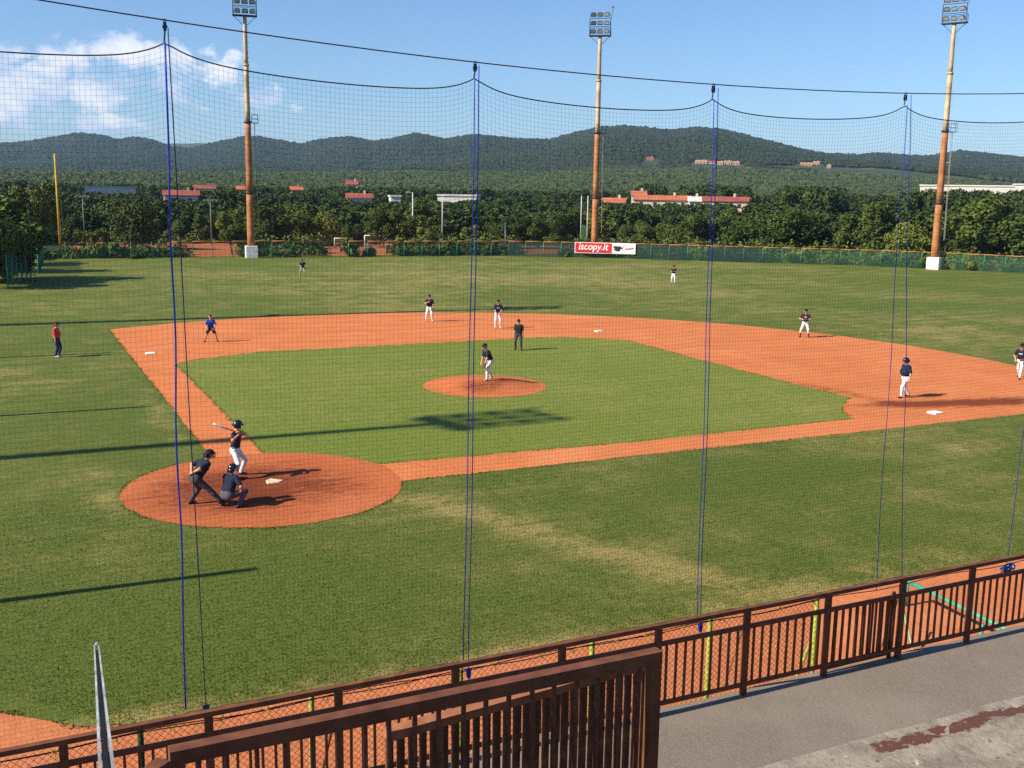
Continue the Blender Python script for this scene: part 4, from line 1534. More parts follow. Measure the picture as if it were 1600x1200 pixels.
tree(425, 318, 160, 4, 'tall dark tree right of the left-field light pole', 1.1)
tree(655, 310, 178, 4, 'dark domed tree behind the pale lamp post', 1.25)
tree(1215, 318, 156, 6, 'large dark tree behind the shaded fence, right of the right rope pair', 1.3)
tree(1258, 326, 160, 1, 'dark tree joined to the large dark tree on its right', 1.2)
tree(1422, 347, 153, 3, 'bright yellow-green rounded bush behind the spread rope pair', 1.3)
tree(1525, 308, 154, 2, 'large leafy tree just right of the right-field light pole', 1.35)
tree(1592, 318, 150, 6, 'dark leafy tree at the right edge behind the fence', 1.3)
tree(58, 272, 172, 0, 'tall pale green tree just left of the yellow foul pole', 0.8)
# the clump at the left edge of the outfield, with leaning trunks
CL = [((-7.2, 70.2), 7.0, 5, 1.05, 'foreground tree at the left edge nearest the camera, cut by the frame'),
      ((-5.9, 74.6), 6.4, 0, 1.0, 'leaning dark-trunked tree of the left clump casting shadow on the grass'),
      ((-5.8, 80.0), 6.4, 4, 0.8, 'dark tree of the left clump standing by the tall green fence post'),
      ((-8.6, 76.5), 8.6, 0, 1.3, 'taller tree behind the left clump, cut by the frame'),
      ((-7.6, 88.0), 7.2, 2, 1.0, 'tree behind the side fence at the left'),
      ((-8.2, 97.0), 7.4, 3, 1.1, 'light green tree at the far end of the side fence')]
for (xy, h, kd, w, lab) in CL:
    o = tree(0, 0, 0, kd, lab, w, 'trees of the left clump', loc=(xy[0], xy[1], 0), height=h)
    o.rotation_euler = (random.uniform(-.12, .12), random.uniform(-.05, .16), random.uniform(0, 6))

# low bushes along the foot of the outfield fence
bush_me = []
for k in range(3):
    rg = np.random.default_rng(90 + k)
    n = 420
    cs = rg.uniform([-1.1, -0.6, 0.2], [1.1, 0.6, 0.8], size=(6, 3))
    idx = rg.integers(0, 6, n)
    dirs = rg.normal(size=(n, 3)); dirs /= np.linalg.norm(dirs, axis=1)[:, None]
    pos = cs[idx] + dirs * rg.uniform(.3, .62, n)[:, None]
    pos[:, 2] = np.abs(pos[:, 2])
    tx = rg.normal(size=(n, 3)); tx /= np.linalg.norm(tx, axis=1)[:, None]
    ty = np.cross(tx, dirs); ty /= np.linalg.norm(ty, axis=1)[:, None]
    s = rg.uniform(.1, .2, n)[:, None]
    v = np.stack([pos - tx * s, pos - ty * s, pos + tx * s, pos + ty * s], 1).reshape(-1, 3)
    me = bpy.data.meshes.new('bush')
    me.from_pydata(v.tolist(), [], [(4 * i, 4 * i + 1, 4 * i + 2, 4 * i + 3) for i in range(n)])
    me.materials.append(M_LEAF[(0, 2, 1)[k]])
    bush_me.append(me)
bcount = 0
for i, p in enumerate(fpts):
    if i % 1 or random.random() < 0.25:
        continue
    az = math.atan2(p.y - CAM.y, p.x - CAM.x)
    uu = 800 + FPX * math.tan(HEAD - az)
    if uu > 1680:
        continue
    if 285 < uu < 385 or 505 < uu < 605 or 790 < uu < 885:
        if random.random() < 0.75:
            continue
    bcount += 1
    d2 = Vector((p.x - CAM.x, p.y - CAM.y)).normalized()
    o = link('bush', bush_me[random.randrange(3)])
    o.location = (p.x + d2.x * random.uniform(1.0, 2.2), p.y + d2.y * random.uniform(1.0, 2.2), 0)
    o.rotation_euler = (0, 0, random.uniform(0, 6.28))
    s = random.uniform(0.7, 1.5)
    o.scale = (s * 1.2, s, s * random.uniform(.8, 1.3))
    pr = [l for l in LAND if l[0] <= uu]
    ky = 'b' + (pr[-1][1] if pr else '')
    cnt[ky] = cnt.get(ky, 0) + 1
    tag(o, ('%s low bush behind the outfield fence right of %s' % (NTH[min(11, cnt[ky] - 1)], pr[-1][1])) if pr else
        '%s low bush behind the outfield fence at the left edge' % NTH[cnt[ky] - 1], 'bush', 'bushes along the outfield fence')


# tangled undergrowth between the fence and the tree row
ug = []
for i in range(len(fpts) * 14):
    p = fpts[min(len(fpts) - 1, i // 14)]
    d2 = Vector((p.x - CAM.x, p.y - CAM.y)).normalized()
    az = math.atan2(d2.y, d2.x)
    uu = 800 + FPX * math.tan(HEAD - az)
    if uu > 1700:
        continue
    open_ = 282 < uu < 388 or 508 < uu < 606 or 792 < uu < 882
    left_ = uu < 282
    k = random.uniform(2.5, 14) if not (open_ or left_) else random.uniform(36, 52)
    if left_ and random.random() < .5:
        k = random.uniform(2.5, 7)
    hgt = random.uniform(1.0, 3.0) if k > 6 else random.uniform(.7, 1.5)
    ug.append((p.x + d2.x * k + random.uniform(-1.3, 1.3), p.y + d2.y * k + random.uniform(-1.3, 1.3), hgt))
uv_ = []
rg = np.random.default_rng(5)
for (x, y, h) in ug:
    n = 110
    dirs = rg.normal(size=(n, 3)); dirs /= np.linalg.norm(dirs, axis=1)[:, None]
    dirs[:, 2] = np.abs(dirs[:, 2])
    pos = np.array([x, y, 0]) + dirs * np.array([1.3, 1.3, h]) * rg.uniform(.5, 1.05, n)[:, None]
    tx = rg.normal(size=(n, 3)); tx /= np.linalg.norm(tx, axis=1)[:, None]
    ty = np.cross(tx, dirs + rg.normal(scale=.3, size=(n, 3))); ty /= np.linalg.norm(ty, axis=1)[:, None]
    sz = rg.uniform(.14, .30, n)[:, None]
    uv_.append(np.stack([pos - tx * sz, pos - ty * sz * .7, pos + tx * sz, pos + ty * sz * .7], 1).reshape(-1, 3))
uv_ = np.concatenate(uv_)
me = bpy.data.meshes.new('undergrowth')
me.from_pydata(uv_.tolist(), [], [(4 * i, 4 * i + 1, 4 * i + 2, 4 * i + 3) for i in range(len(uv_) // 4)])
me.materials.append(foliage_mat('undergrowth leaves', (0.040, 0.066, 0.012), (0.105, 0.125, 0.026), 0.4, 0.12))
tag(link('undergrowth', me), 'tangled green undergrowth behind the outfield fence', 'undergrowth', kind='stuff')

# ------------------------------------------------------------------ woods that read as one mass
def gn_scatter(name, pts, scales, build_protos, kind_seed):
    me = bpy.data.meshes.new(name)
    me.from_pydata([tuple(p) for p in pts], [], [])
    at = me.attributes.new('sc', 'FLOAT_VECTOR', 'POINT')
    at.data.foreach_set('vector', np.asarray(scales, dtype=np.float32).ravel())
    o = link(name, me)
    o['kind'] = 'stuff'
    g = bpy.data.node_groups.new(name, 'GeometryNodeTree')
    g.interface.new_socket('Geometry', in_out='INPUT', socket_type='NodeSocketGeometry')
    g.interface.new_socket('Geometry', in_out='OUTPUT', socket_type='NodeSocketGeometry')
    N, L = g.nodes, g.links
    gi, go = N.new('NodeGroupInput'), N.new('NodeGroupOutput')
    g2i = N.new('GeometryNodeGeometryToInstance')
    for s in reversed(build_protos(N, L)):
        L.new(s, g2i.inputs[0])
    iop = N.new('GeometryNodeInstanceOnPoints')
    iop.inputs['Pick Instance'].default_value = True
    L.new(gi.outputs[0], iop.inputs['Points'])
    L.new(g2i.outputs[0], iop.inputs['Instance'])
    ri = N.new('FunctionNodeRandomValue'); ri.data_type = 'INT'
    ri.inputs['Min'].default_value = 0; ri.inputs['Max'].default_value = 50
    ri.inputs['Seed'].default_value = kind_seed
    L.new(ri.outputs[2], iop.inputs['Instance Index'])
    rr_ = N.new('FunctionNodeRandomValue'); rr_.data_type = 'FLOAT_VECTOR'
    rr_.inputs[0].default_value = (0, 0, 0); rr_.inputs[1].default_value = (0.15, 0.15, 6.28)
    L.new(rr_.outputs[0], iop.inputs['Rotation'])
    na_ = N.new('GeometryNodeInputNamedAttribute'); na_.data_type = 'FLOAT_VECTOR'
    na_.inputs['Name'].default_value = 'sc'
    L.new(na_.outputs[0], iop.inputs['Scale'])
    L.new(iop.outputs[0], go.inputs[0])
    md = o.modifiers.new('scatter', 'NODES')
    md.node_group = g
    return o


M_HILL = foliage_mat('hill woods', (0.011, 0.021, 0.010), (0.028, 0.041, 0.015), 0.22, 0.004)


def lumps(N, L, material=None):
    outs = []
    for k in range(4):
        ico = N.new('GeometryNodeMeshIcoSphere')
        ico.inputs['Radius'].default_value = 1.0
        ico.inputs['Subdivisions'].default_value = 2
        sp_n = N.new('GeometryNodeSetPosition')
        nz = N.new('ShaderNodeTexNoise')
        nz.noise_dimensions = '4D'
        nz.inputs['W'].default_value = k * 3.7
        nz.inputs['Scale'].default_value = 2.1
        nz.inputs['Detail'].default_value = 3.0
        ps = N.new('GeometryNodeInputPosition')
        ms = N.new('ShaderNodeVectorMath'); ms.operation = 'SCALE'
        ad = N.new('ShaderNodeMath'); ad.operation = 'MULTIPLY_ADD'
        ad.inputs[1].default_value = 2.4; ad.inputs[2].default_value = -1.2
        L.new(nz.outputs[0], ad.inputs[0])
        L.new(ps.outputs[0], ms.inputs[0])
        L.new(ad.outputs[0], ms.inputs['Scale'])
        L.new(ico.outputs[0], sp_n.inputs[0])
        L.new(ms.outputs[0], sp_n.inputs['Offset'])
        sm = N.new('GeometryNodeSetMaterial')
        sm.inputs['Material'].default_value = material or M_HILL
        L.new(sp_n.outputs[0], sm.inputs[0])
        outs.append(sm.outputs[0])
    return outs


def near_building(x, y, r):
    for bx, by, bw_, dist, baz, half, sl_, far in BLD:
        dx, dy = x - bx, y - by
        along = dx * math.cos(baz) + dy * math.sin(baz)
        across = -dx * math.sin(baz) + dy * math.cos(baz)
        if (-120 if far else -7) < along < 24 and abs(across) < bw_ / 2 + (9 if far else 3):
            return True
    return False


def sight_cap(az, r):
    """Greatest height at which a crown keeps the roofs behind it in view."""
    cap_ = 99.0
    for bx, by, bw_, dist, baz, half, sl_, far in BLD:
        if dist > r and abs(az - baz) < half * 1.05 + 2.5 / r:
            cap_ = min(cap_, CAM.z + r * sl_)
    return cap_


pts, scl = [], []
r = 560.0
while r < 4250:
    s = 3.0 + r * 0.0023
    a = HEAD - 0.53
    while a < HEAD + 0.53:
        aa = a + random.uniform(-.5, .5) * s / r
        r2 = r + random.uniform(-.5, .5) * s
        x, y = CAM.x + r2 * math.cos(aa), CAM.y + r2 * math.sin(aa)
        a += s / r
        wd = 0.5 + 0.5 * math.cos(max(-math.pi, min(math.pi, (aa - (HEAD - 0.14)) / 0.26)))
        if near_building(x, y, r2) or (r2 > 800 and mnoise.noise(Vector((x * 0.0045, y * 0.0045, 2.2))) > 0.44) or r2 > 4130 - 1200 * wd or (1500 < r2 < 2000 and wd < 0.1):
            continue
        h = s * random.uniform(.26, .38)
        pts.append((x, y, terrain_z(aa, r2) + 1.0 + h * random.uniform(0.2, 0.9)))
        scl.append((s * random.uniform(.45, .7), s * random.uniform(.45, .7), h * random.uniform(.8, 1.3)))
    r += s * 0.95
M_PLAIN = foliage_mat('plain woods', (0.020, 0.037, 0.011), (0.056, 0.074, 0.021), 0.3, 0.008)
_near = [math.hypot(p[0] - CAM.x, p[1] - CAM.y) < 1420 for p in pts]
gn_scatter('plain_woods', [p for p, k_ in zip(pts, _near) if k_], [p for p, k_ in zip(scl, _near) if k_], lambda N, L: lumps(N, L, M_PLAIN), 5)
tag(bpy.data.objects['plain_woods'], 'fresh green woods of the plain below the dark hills', 'woods')
gn_scatter('hillside_woods', [p for p, k_ in zip(pts, _near) if not k_], [p for p, k_ in zip(scl, _near) if not k_], lumps, 3)
tag(bpy.data.objects['hillside_woods'], 'dark green woods covering the hills up to the skyline', 'woods')

M_VAL = foliage_mat('valley woods', (0.030, 0.054, 0.012), (0.095, 0.118, 0.026), 0.35, 0.02)
VPROTO = [crown_mesh('crown', M_VAL, 70 + k, lobes=9, n=900, leaf=0.42) for k in range(3)]
# leafy trees of the plain, joined into one mass
vv, ff = [], []
va = []
for me_ in VPROTO:
    c = np.empty(len(me_.vertices) * 3)
    me_.vertices.foreach_get('co', c)
    va.append(c.reshape(-1, 3))
r = 188.0
rings = []
while r < 560:
    s = 6.0 + r * 0.006
    a = HEAD - 0.50
    while a < HEAD + 0.50:
        aa = a + random.uniform(-.5, .5) * s / r
        r2 = r + random.uniform(-.5, .5) * s
        a += s / r
        x, y = CAM.x + r2 * math.cos(aa), CAM.y + r2 * math.sin(aa)
        if near_building(x, y, r2):
            continue
        z = terrain_z(aa, r2)
        # crowns reach just below the plain's skyline
        sc_ = sight_cap(aa, r2)
        hmax = (sc_ if (sc_ < 90 and r2 > 300) else min(sc_, CAM.z + r2 * (random.uniform(-.022, -.009) if r2 < 300 else random.uniform(-.014, -.003) if r2 < 400 else random.uniform(-.007, .004)))) - z
        h = min(11.5, max(2.2, random.uniform(.98, 1.14) * hmax))
        rings.append((x, y, z, h / 7.6, s / 7.0))
    r += s * 0.9
allv = []
for (x, y, z, sh_, sw) in rings:
    c = va[random.randrange(3)]
    an = random.uniform(0, 6.28)
    ca, sa = math.cos(an), math.sin(an)
    q = np.empty_like(c)
    q[:, 0] = x + (c[:, 0] * ca - c[:, 1] * sa) * max(sh_, sw)
    q[:, 1] = y + (c[:, 0] * sa + c[:, 1] * ca) * max(sh_, sw)
    q[:, 2] = z + c[:, 2] * sh_
    allv.append(q)
allv = np.concatenate(allv)
nf = len(allv) // 4
me = bpy.data.meshes.new('valley_woods')
me.vertices.add(len(allv))
me.vertices.foreach_set('co', allv.astype(np.float32).ravel())
me.loops.add(nf * 4)
me.loops.foreach_set('vertex_index', np.arange(nf * 4, dtype=np.int32))
me.polygons.add(nf)
me.polygons.foreach_set('loop_start', np.arange(0, nf * 4, 4, dtype=np.int32))
me.update(calc_edges=True)
me.materials.append(M_VAL)
o = link('valley_woods', me)
tag(o, 'green woods of the plain between the tree row and the far roofs', 'woods', kind='stuff')
print('valley quads', nf, 'hill instances', len(pts))
# ------------------------------------------------------------------ people
M_SKIN = mat('skin', (0.50, 0.25, 0.155), 0.6, 0.08, 8)
M_HAIR = mat('dark hair', (0.03, 0.018, 0.010), 0.7, 0.2, 30)
M_EYE = mat('eye', (0.02, 0.015, 0.012), 0.3, 0.1, 5)
M_LIP = mat('lips', (0.36, 0.11, 0.085), 0.5, 0.1, 5)
M_NAVY = mat('navy jersey', (0.007, 0.012, 0.036), 0.85, 0.2, 14, bump=0.022)
M_DARKJ = mat('dark jersey', (0.028, 0.014, 0.022), 0.85, 0.2, 14, bump=0.022)
M_ROYAL = mat('royal blue jersey', (0.016, 0.06, 0.36), 0.85, 0.15, 14, bump=0.022)
M_REDS = mat('red polo shirt', (0.62, 0.045, 0.045), 0.85, 0.12, 14, bump=0.022)
M_BLACK = mat('black cloth', (0.012, 0.012, 0.014), 0.85, 0.2, 14, bump=0.022)
M_WPANT = mat('white baseball pants', (0.70, 0.69, 0.70), 0.85, 0.08, 12, bump=0.024)
M_GPANT = mat('grey baseball pants', (0.30, 0.30, 0.33), 0.85, 0.1, 12, bump=0.024)
M_CPANT = mat('dusty grey catcher pants', (0.075, 0.075, 0.095), 0.85, 0.15, 12, bump=0.02)
M_DPANT = mat('charcoal trousers', (0.045, 0.048, 0.055), 0.85, 0.15, 12, bump=0.024)
M_NPANT = mat('navy trousers', (0.015, 0.022, 0.07), 0.85, 0.15, 12, bump=0.024)
M_SHOE = mat('black shoes', (0.012, 0.012, 0.013), 0.5, 0.2, 20)
M_WSHOE = mat('pale shoes', (0.45, 0.44, 0.43), 0.5, 0.2, 20)
M_MAROON = mat('maroon socks', (0.075, 0.012, 0.016), 0.85, 0.15, 14)
M_LEATHER = mat('brown leather', (0.10, 0.045, 0.02), 0.6, 0.2, 20)
M_SHELL = mat('glossy navy helmet shell', (0.010, 0.012, 0.030), 0.25, 0.1, 4, spec=0.5)
M_BAT = mat('white bat barrel', (0.75, 0.72, 0.66), 0.35, 0.05, 4)
M_BATD = mat('black bat grip', (0.015, 0.015, 0.015), 0.6, 0.1, 20)


def ik(a, t, l1, l2, pole):
    a, t = Vector(a), Vector(t)
    d = t - a
    L = min(d.length, (l1 + l2) * 0.999)
    L = max(L, abs(l1 - l2) + 0.02)
    u_ = d.normalized()
    x = (l1 * l1 - l2 * l2 + L * L) / (2 * L)
    h = math.sqrt(max(0.0, l1 * l1 - x * x))
    p = Vector(pole)
    p = p - u_ * p.dot(u_)
    p = p.normalized() if p.length > 1e-5 else u_.orthogonal().normalized()
    return a + u_ * x + p * h, a + u_ * L


def surface_nets(D, org, vox):
    nx, ny, nz = D.shape
    S = D < 0
    idx = np.zeros((nx - 1, ny - 1, nz - 1), dtype=np.int8)
    acc = np.zeros((nx - 1, ny - 1, nz - 1, 3))
    cn = np.zeros((nx - 1, ny - 1, nz - 1))
    C8 = [(0, 0, 0), (1, 0, 0), (0, 1, 0), (1, 1, 0), (0, 0, 1), (1, 0, 1), (0, 1, 1), (1, 1, 1)]
    sl = lambda c: (slice(c[0], nx - 1 + c[0]), slice(c[1], ny - 1 + c[1]), slice(c[2], nz - 1 + c[2]))
    for a in range(8):
        for ax in (1, 2, 4):
            b_ = a | ax
            if b_ == a:
                continue
            ca = (a & 1, (a >> 1) & 1, (a >> 2) & 1)
            cb = (b_ & 1, (b_ >> 1) & 1, (b_ >> 2) & 1)
            da, db = D[sl(ca)], D[sl(cb)]
            cr = (da < 0) != (db < 0)
            t_ = np.where(cr, da / np.where(cr, da - db, 1), 0)
            for k in range(3):
                acc[..., k] += np.where(cr, ca[k] + t_ * (cb[k] - ca[k]), 0)
            cn += cr
    act = cn > 0
    vid = -np.ones(act.shape, dtype=np.int64)
    vid[act] = np.arange(act.sum())
    ii = np.argwhere(act)
    V = (ii + acc[act] / cn[act][:, None]) * vox + org
    F = []
    for ax in range(3):
        o1, o2 = [(1, 2), (2, 0), (0, 1)][ax]
        sa = [slice(1, -1)] * 3
        sa[ax] = slice(0, -1)
        sb = [slice(1, -1)] * 3
        sb[ax] = slice(1, None)
        A, B = S[tuple(sa)], S[tuple(sb)]
        for flip, cond in ((False, A & ~B), (True, ~A & B)):
            e = np.argwhere(cond)
            if not len(e):
                continue
            base = e.copy()
            for k in range(3):
                if k != ax:
                    base[:, k] += 1
            def cell(d1, d2):
                q = base.copy()
                q[:, o1] -= d1
                q[:, o2] -= d2
                return vid[q[:, 0], q[:, 1], q[:, 2]]
            quad = np.stack([cell(1, 1), cell(0, 1), cell(0, 0), cell(1, 0)], 1)
            F.append(quad[:, ::-1] if flip else quad)
    return V, np.concatenate(F)


def body_mesh(name, prims, mats, vox=0.014, extra=None):
    """One continuous skin round a set of tapered capsules (a, b, ra, rb, blend, material)."""
    P = [(np.array(a), np.array(b), ra, rb, k, mi) for a, b, ra, rb, k, mi in prims]
    lo = np.min([np.minimum(a - ra, b - rb) for a, b, ra, rb, k, mi in P], axis=0) - 0.05
    hi = np.max([np.maximum(a + ra, b + rb) for a, b, ra, rb, k, mi in P], axis=0) + 0.05
    n = np.ceil((hi - lo) / vox).astype(int) + 1
    D = np.full(n, 0.3)
    ax = [lo[k] + vox * np.arange(n[k]) for k in range(3)]

    def dist(p, X):
        a, b, ra, rb = p[0], p[1], p[2], p[3]
        ab = b - a
        L2 = max(1e-9, ab @ ab)
        t_ = np.clip(((X - a) @ ab) / L2, 0, 1)
        d = np.linalg.norm(X - a - t_[..., None] * ab, axis=-1)
        return d - (ra + (rb - ra) * t_)
    for p in P:
        mg = max(p[2], p[3]) + p[4] + 0.03
        l_ = np.minimum(p[0], p[1]) - mg
        h_ = np.maximum(p[0], p[1]) + mg
        i0 = np.clip(((l_ - lo) / vox).astype(int), 0, n - 1)
        i1 = np.clip(((h_ - lo) / vox).astype(int) + 2, 1, n)
        s = tuple(slice(i0[k], i1[k]) for k in range(3))
        X = np.stack(np.meshgrid(*[ax[k][s[k]] for k in range(3)], indexing='ij'), -1)
        d = dist(p, X)
        o = D[s]
        k = p[4]
        h = np.clip(0.5 + 0.5 * (o - d) / k, 0, 1)
        D[s] = o + (d - o) * h - k * h * (1 - h)
    V, F = surface_nets(D, lo, vox)
    fc = V[F].mean(1)
    best = np.full(len(F), 9.0)
    mi = np.zeros(len(F), dtype=np.int32)
    for p in P:
        d = dist(p, fc)
        w = d < best
        best[w] = d[w]
        mi[w] = p[5]
    vs, fs, ms = V.tolist(), [tuple(f) for f in F.tolist()], mi.tolist()
    if extra is not None:
        o_ = len(vs)
        vs += [tuple(q) for q in extra.v]
        fs += [tuple(i + o_ for i in f) for f in extra.f]
        ms += extra.m
    me = bpy.data.meshes.new(name)
    me.from_pydata(vs, [], fs)
    for m_ in mats:
        me.materials.append(m_)
    me.polygons.foreach_set('material_index', ms)
    me.polygons.foreach_set('use_smooth', [True] * len(me.polygons))
    me.update()
    return me


def dome(mb, r, rz, n=14, rings=5, mi=0, zcut=0.0):
    vs, fs = [], []
    for k in range(rings):
        e = (math.pi / 2) * k / rings
        for i in range(n):
            a = 2 * math.pi * i / n
            vs.append((r * math.cos(e) * math.cos(a), r * 1.16 * math.cos(e) * math.sin(a), zcut + rz * math.sin(e)))
    vs.append((0, 0, zcut + rz))
    for k in range(rings - 1):
        for i in range(n):
            j = (i + 1) % n
            fs.append((k * n + i, k * n + j, (k + 1) * n + j, (k + 1) * n + i))
    for i in range(n):
        fs.append(((rings - 1) * n + i, (rings - 1) * n + (i + 1) % n, len(vs) - 1))
    mb.add(vs, fs, mi)


def brim(mb, r, L, z, mi=0):
    top, n = [], 9
    for k in range(n):
        a = math.pi * (0.12 + 0.76 * k / (n - 1))
        top.append((r * math.cos(a), r * 1.14 * math.sin(a), z))
    out = [(x * 1.02, y + L * math.sin(math.pi * (0.12 + 0.76 * k / (n - 1))) ** 0.7, z - 0.018 - 0.01 * abs(k - 4) / 4) for k, (x, y, _) in enumerate(top)]
    vs = top + out + [(x, y, zz - 0.008) for x, y, zz in top] + [(x, y, zz - 0.008) for x, y, zz in out]
    fs = []
    for k in range(n - 1):
        fs += [(k, k + 1, n + k + 1, n + k), (2 * n + k + 1, 2 * n + k, 3 * n + k, 3 * n + k + 1), (n + k, n + k + 1, 3 * n + k + 1, 3 * n + k)]
    mb.add(vs, fs, mi)


GLOVE = None


def glove_mesh():
    global GLOVE
    if GLOVE is None:
        pr = [((0, 0, 0), (0, 0, -.08), .055, .06, .03, 0), ((-.05, 0, -.07), (-.075, .02, -.17), .028, .02, .03, 0), ((-.02, 0, -.08), (-.03, .03, -.2), .028, .02, .03, 0),
              ((.015, 0, -.08), (.015, .03, -.2), .028, .02, .03, 0), ((.05, 0, -.07), (.055, .025, -.18), .027, .02, .03, 0),
              ((.05, .02, -.02), (.10, .05, -.11), .03, .022, .03, 0), ((.085, .045, -.12), (.05, .04, -.15), .015, .015, .02, 0)]
        GLOVE = body_mesh('glove', pr, [M_LEATHER], 0.014)
    return GLOVE


def person(label, px, H=1.78, heading=0.0, jersey=None, pants=None, shoes=None, sock=None, hat='cap', hat_mat=None, lean=0.0, side=0.0,
           pelvis=(0, 0, 0.94), feet=((-.14, 0, 0), (.14, 0, 0)), toes=(-12, 12), hands=((-.26, .05, .82), (.26, .05, .82)), elbow=((-1, -.6, -.2), (1, -.6, -.2)),
           look=0.0, nod=0.0, belly=0.0, bulk=1.0, shorts=False, glove=None, kneepole=((-.25, 1, 0), (.25, 1, 0)), letter=None, twist=0.0, bare_calf=False,
           ground=0.0, pants_short=False, vox=0.015, loc=None, grip=0.5, forearm=None):
    s = H / 1.78
    mats = [M_SKIN, jersey, pants, shoes or M_SHOE, sock or pants, M_HAIR, M_EYE, M_LIP, forearm or M_SKIN]
    SKN, JER, PAN, SHO, SOC, HAI, EYE, LIP, FOR = range(9)
    pr = []
    B = bulk
    pel = Vector(pelvis)
    Rt = Matrix.Rotation(twist, 3, 'Z') @ Matrix.Rotation(-lean, 3, 'X') @ Matrix.Rotation(side, 3, 'Y')
    tv_ = lambda x, y, z: pel + Rt @ Vector((x, y, z))

    def cap(a, b, ra, rb, k, mi):
        pr.append((tuple(Vector(a) * s), tuple(Vector(b) * s), ra * s, rb * s, k, mi))
    # trunk
    cap(pel + Vector((-.075, 0, 0)), pel + Vector((.075, 0, 0)), .118 * B, .118 * B, .05, PAN)
    cap(pel + Vector((-.06, -.03, -.06)), pel + Vector((.06, -.03, -.06)), .105 * B, .105 * B, .05, PAN)
    cap(tv_(-.06, 0, .10), tv_(.06, 0, .10), .118 * B, .118 * B, .05, JER)
    cap(tv_(-.07, .01 + belly * .5, .22), tv_(.07, .01 + belly * .5, .22), (.115 + belly) * B, (.115 + belly) * B, .05, JER)
    cap(tv_(-.085, 0.005, .36), tv_(.085, 0.005, .36), .122 * B, .122 * B, .05, JER)
    cap(tv_(-.12, -.01, .465), tv_(.12, -.01, .465), .078 * B, .078 * B, .05, JER)
    # neck and head
    hb = tv_(0, .005, .56)
    Rh = Matrix.Rotation(twist + look, 3, 'Z') @ Matrix.Rotation(-(lean * 0.55 + nod), 3, 'X')
    hc = hb + Rt @ Vector((0, .01, .02)) + Rh @ Vector((0, .02, .13))
    cap(tv_(0, -.005, .50), hb + Rh @ Vector((0, .012, .05)), .058, .054, .025, SKN)
    hp = lambda x, y, z: hc + Rh @ Vector((x, y, z))
    cap(hp(0, -.012, .035), hp(0, .012, .03), .092, .09, .02, SKN)
    cap(hp(0, .02, -.02), hp(0, .045, -.065), .072, .048, .03, SKN)
    cap(hp(0, .095, .005), hp(0, .108, -.025), .012, .017, .012, SKN)
    cap(hp(0, -.03, .045), hp(0, -.045, -.02), .09, .074, .01, HAI)
    if hat == 'none':
        cap(hp(0, -.01, .075), hp(0, .03, .07), .082, .075, .01, HAI)
    for sx in (-1, 1):
        cap(hp(sx * .088, -.005, .01), hp(sx * .09, -.012, -.025), .018, .013, .008, SKN)
        cap(hp(sx * .034, .088, .012), hp(sx * .040, .087, .012), .011, .011, .004, EYE)
    cap(hp(-.02, .09, -.052), hp(.02, .09, -.052), .010, .010, .006, LIP)
    ext = MB()
    # arms
    palms = []
    for i, sx in enumerate((-1, 1)):
        sh_ = tv_(sx * .185 * (0.85 + .15 * B), -.005, .455)
        el, wr = ik(sh_, Vector(hands[i]), .285, .255, Vector(elbow[i]))
        cap(sh_, sh_ + (el - sh_) * .15, .072 * B, .066 * B, .04, JER)
        cap(sh_, sh_ + (el - sh_) * .72, .066 * B, .066 * B, .03, JER)
        cap(sh_ + (el - sh_) * .6, el, .052, .044, .02, FOR)
        cap(el, wr, .046, .030, .02, FOR)
        fd = (wr - el).normalized()
        sd = fd.cross(Vector((0, 0, 1)))
        sd = sd.normalized() if sd.length > .05 else Vector((0, 1, 0))
        nm_ = sd.cross(fd)
        pe = wr + fd * .085
        cap(wr + sd * .012, pe + sd * .022, .024, .022, .015, SKN)
        cap(wr - sd * .012, pe - sd * .022, .024, .022, .015, SKN)
        palms.append((wr, pe, fd, sd, nm_))
        if glove == i:
            continue
        for q in range(4):
            o_ = pe + sd * (.031 - .0205 * q)
            L = (.072, .082, .078, .06)[q]
            bend = -nm_ * grip
            p1 = o_ + (fd + bend * .4).normalized() * L * .45
            p2 = p1 + (fd * (1 - grip) + bend * 1.4).normalized() * L * .35
            p3 = p2 + (fd * (.6 - grip) + bend * 1.8).normalized() * L * .25
            ext.tube([tuple(z * s) for z in (o_ - fd * .02, p1, p2, p3)], [.0095 * s, .009 * s, .0085 * s, .006 * s], 6)
        tb = wr + fd * .03 + sd * .032 * sx
        ext.tube([tuple(z * s) for z in (tb - fd * .01, tb + (fd * .6 + sd * sx * .8).normalized() * .035, tb + (fd * .9 + sd * sx * .5 - nm_ * .3).normalized() * .065)],
                 [.012 * s, .0105 * s, .0075 * s], 6)
    # legs
    for i, sx in enumerate((-1, 1)):
        hj = pel + Vector((sx * .09 * B, 0, -.04))
        an = Vector(feet[i]) + Vector((0, 0, .085))
        kn, an2 = ik(hj, an, .43, .42, Vector(kneepole[i]))
        if shorts:
            cap(hj, hj + (kn - hj) * .72, .105 * B, .095, .04, PAN)
            cap(hj + (kn - hj) * .5, kn, .075, .058, .03, SKN)
            cap(kn, kn + (an2 - kn) * .35, .058, .06, .03, SKN)
            cap(kn + (an2 - kn) * .35, an2, .06, .038, .03, SOC if not bare_calf else SKN)
        else:
            cap(hj, kn, .100 * B, .072, .04, PAN)
            cut = .42 if pants_short else .9
            cap(kn, kn + (an2 - kn) * .35, .072, .070, .03, PAN)
            if pants_short:
                cap(kn + (an2 - kn) * .35, kn + (an2 - kn) * .45, .068, .06, .02, PAN)
                cap(kn + (an2 - kn) * .45, an2, .052, .036, .02, SOC)
            else:
                cap(kn + (an2 - kn) * .35, kn + (an2 - kn) * .95, .070, .055, .03, PAN)
                cap(kn + (an2 - kn) * .8, an2, .05, .04, .02, SOC)
        ta = R(toes[i]) * -1
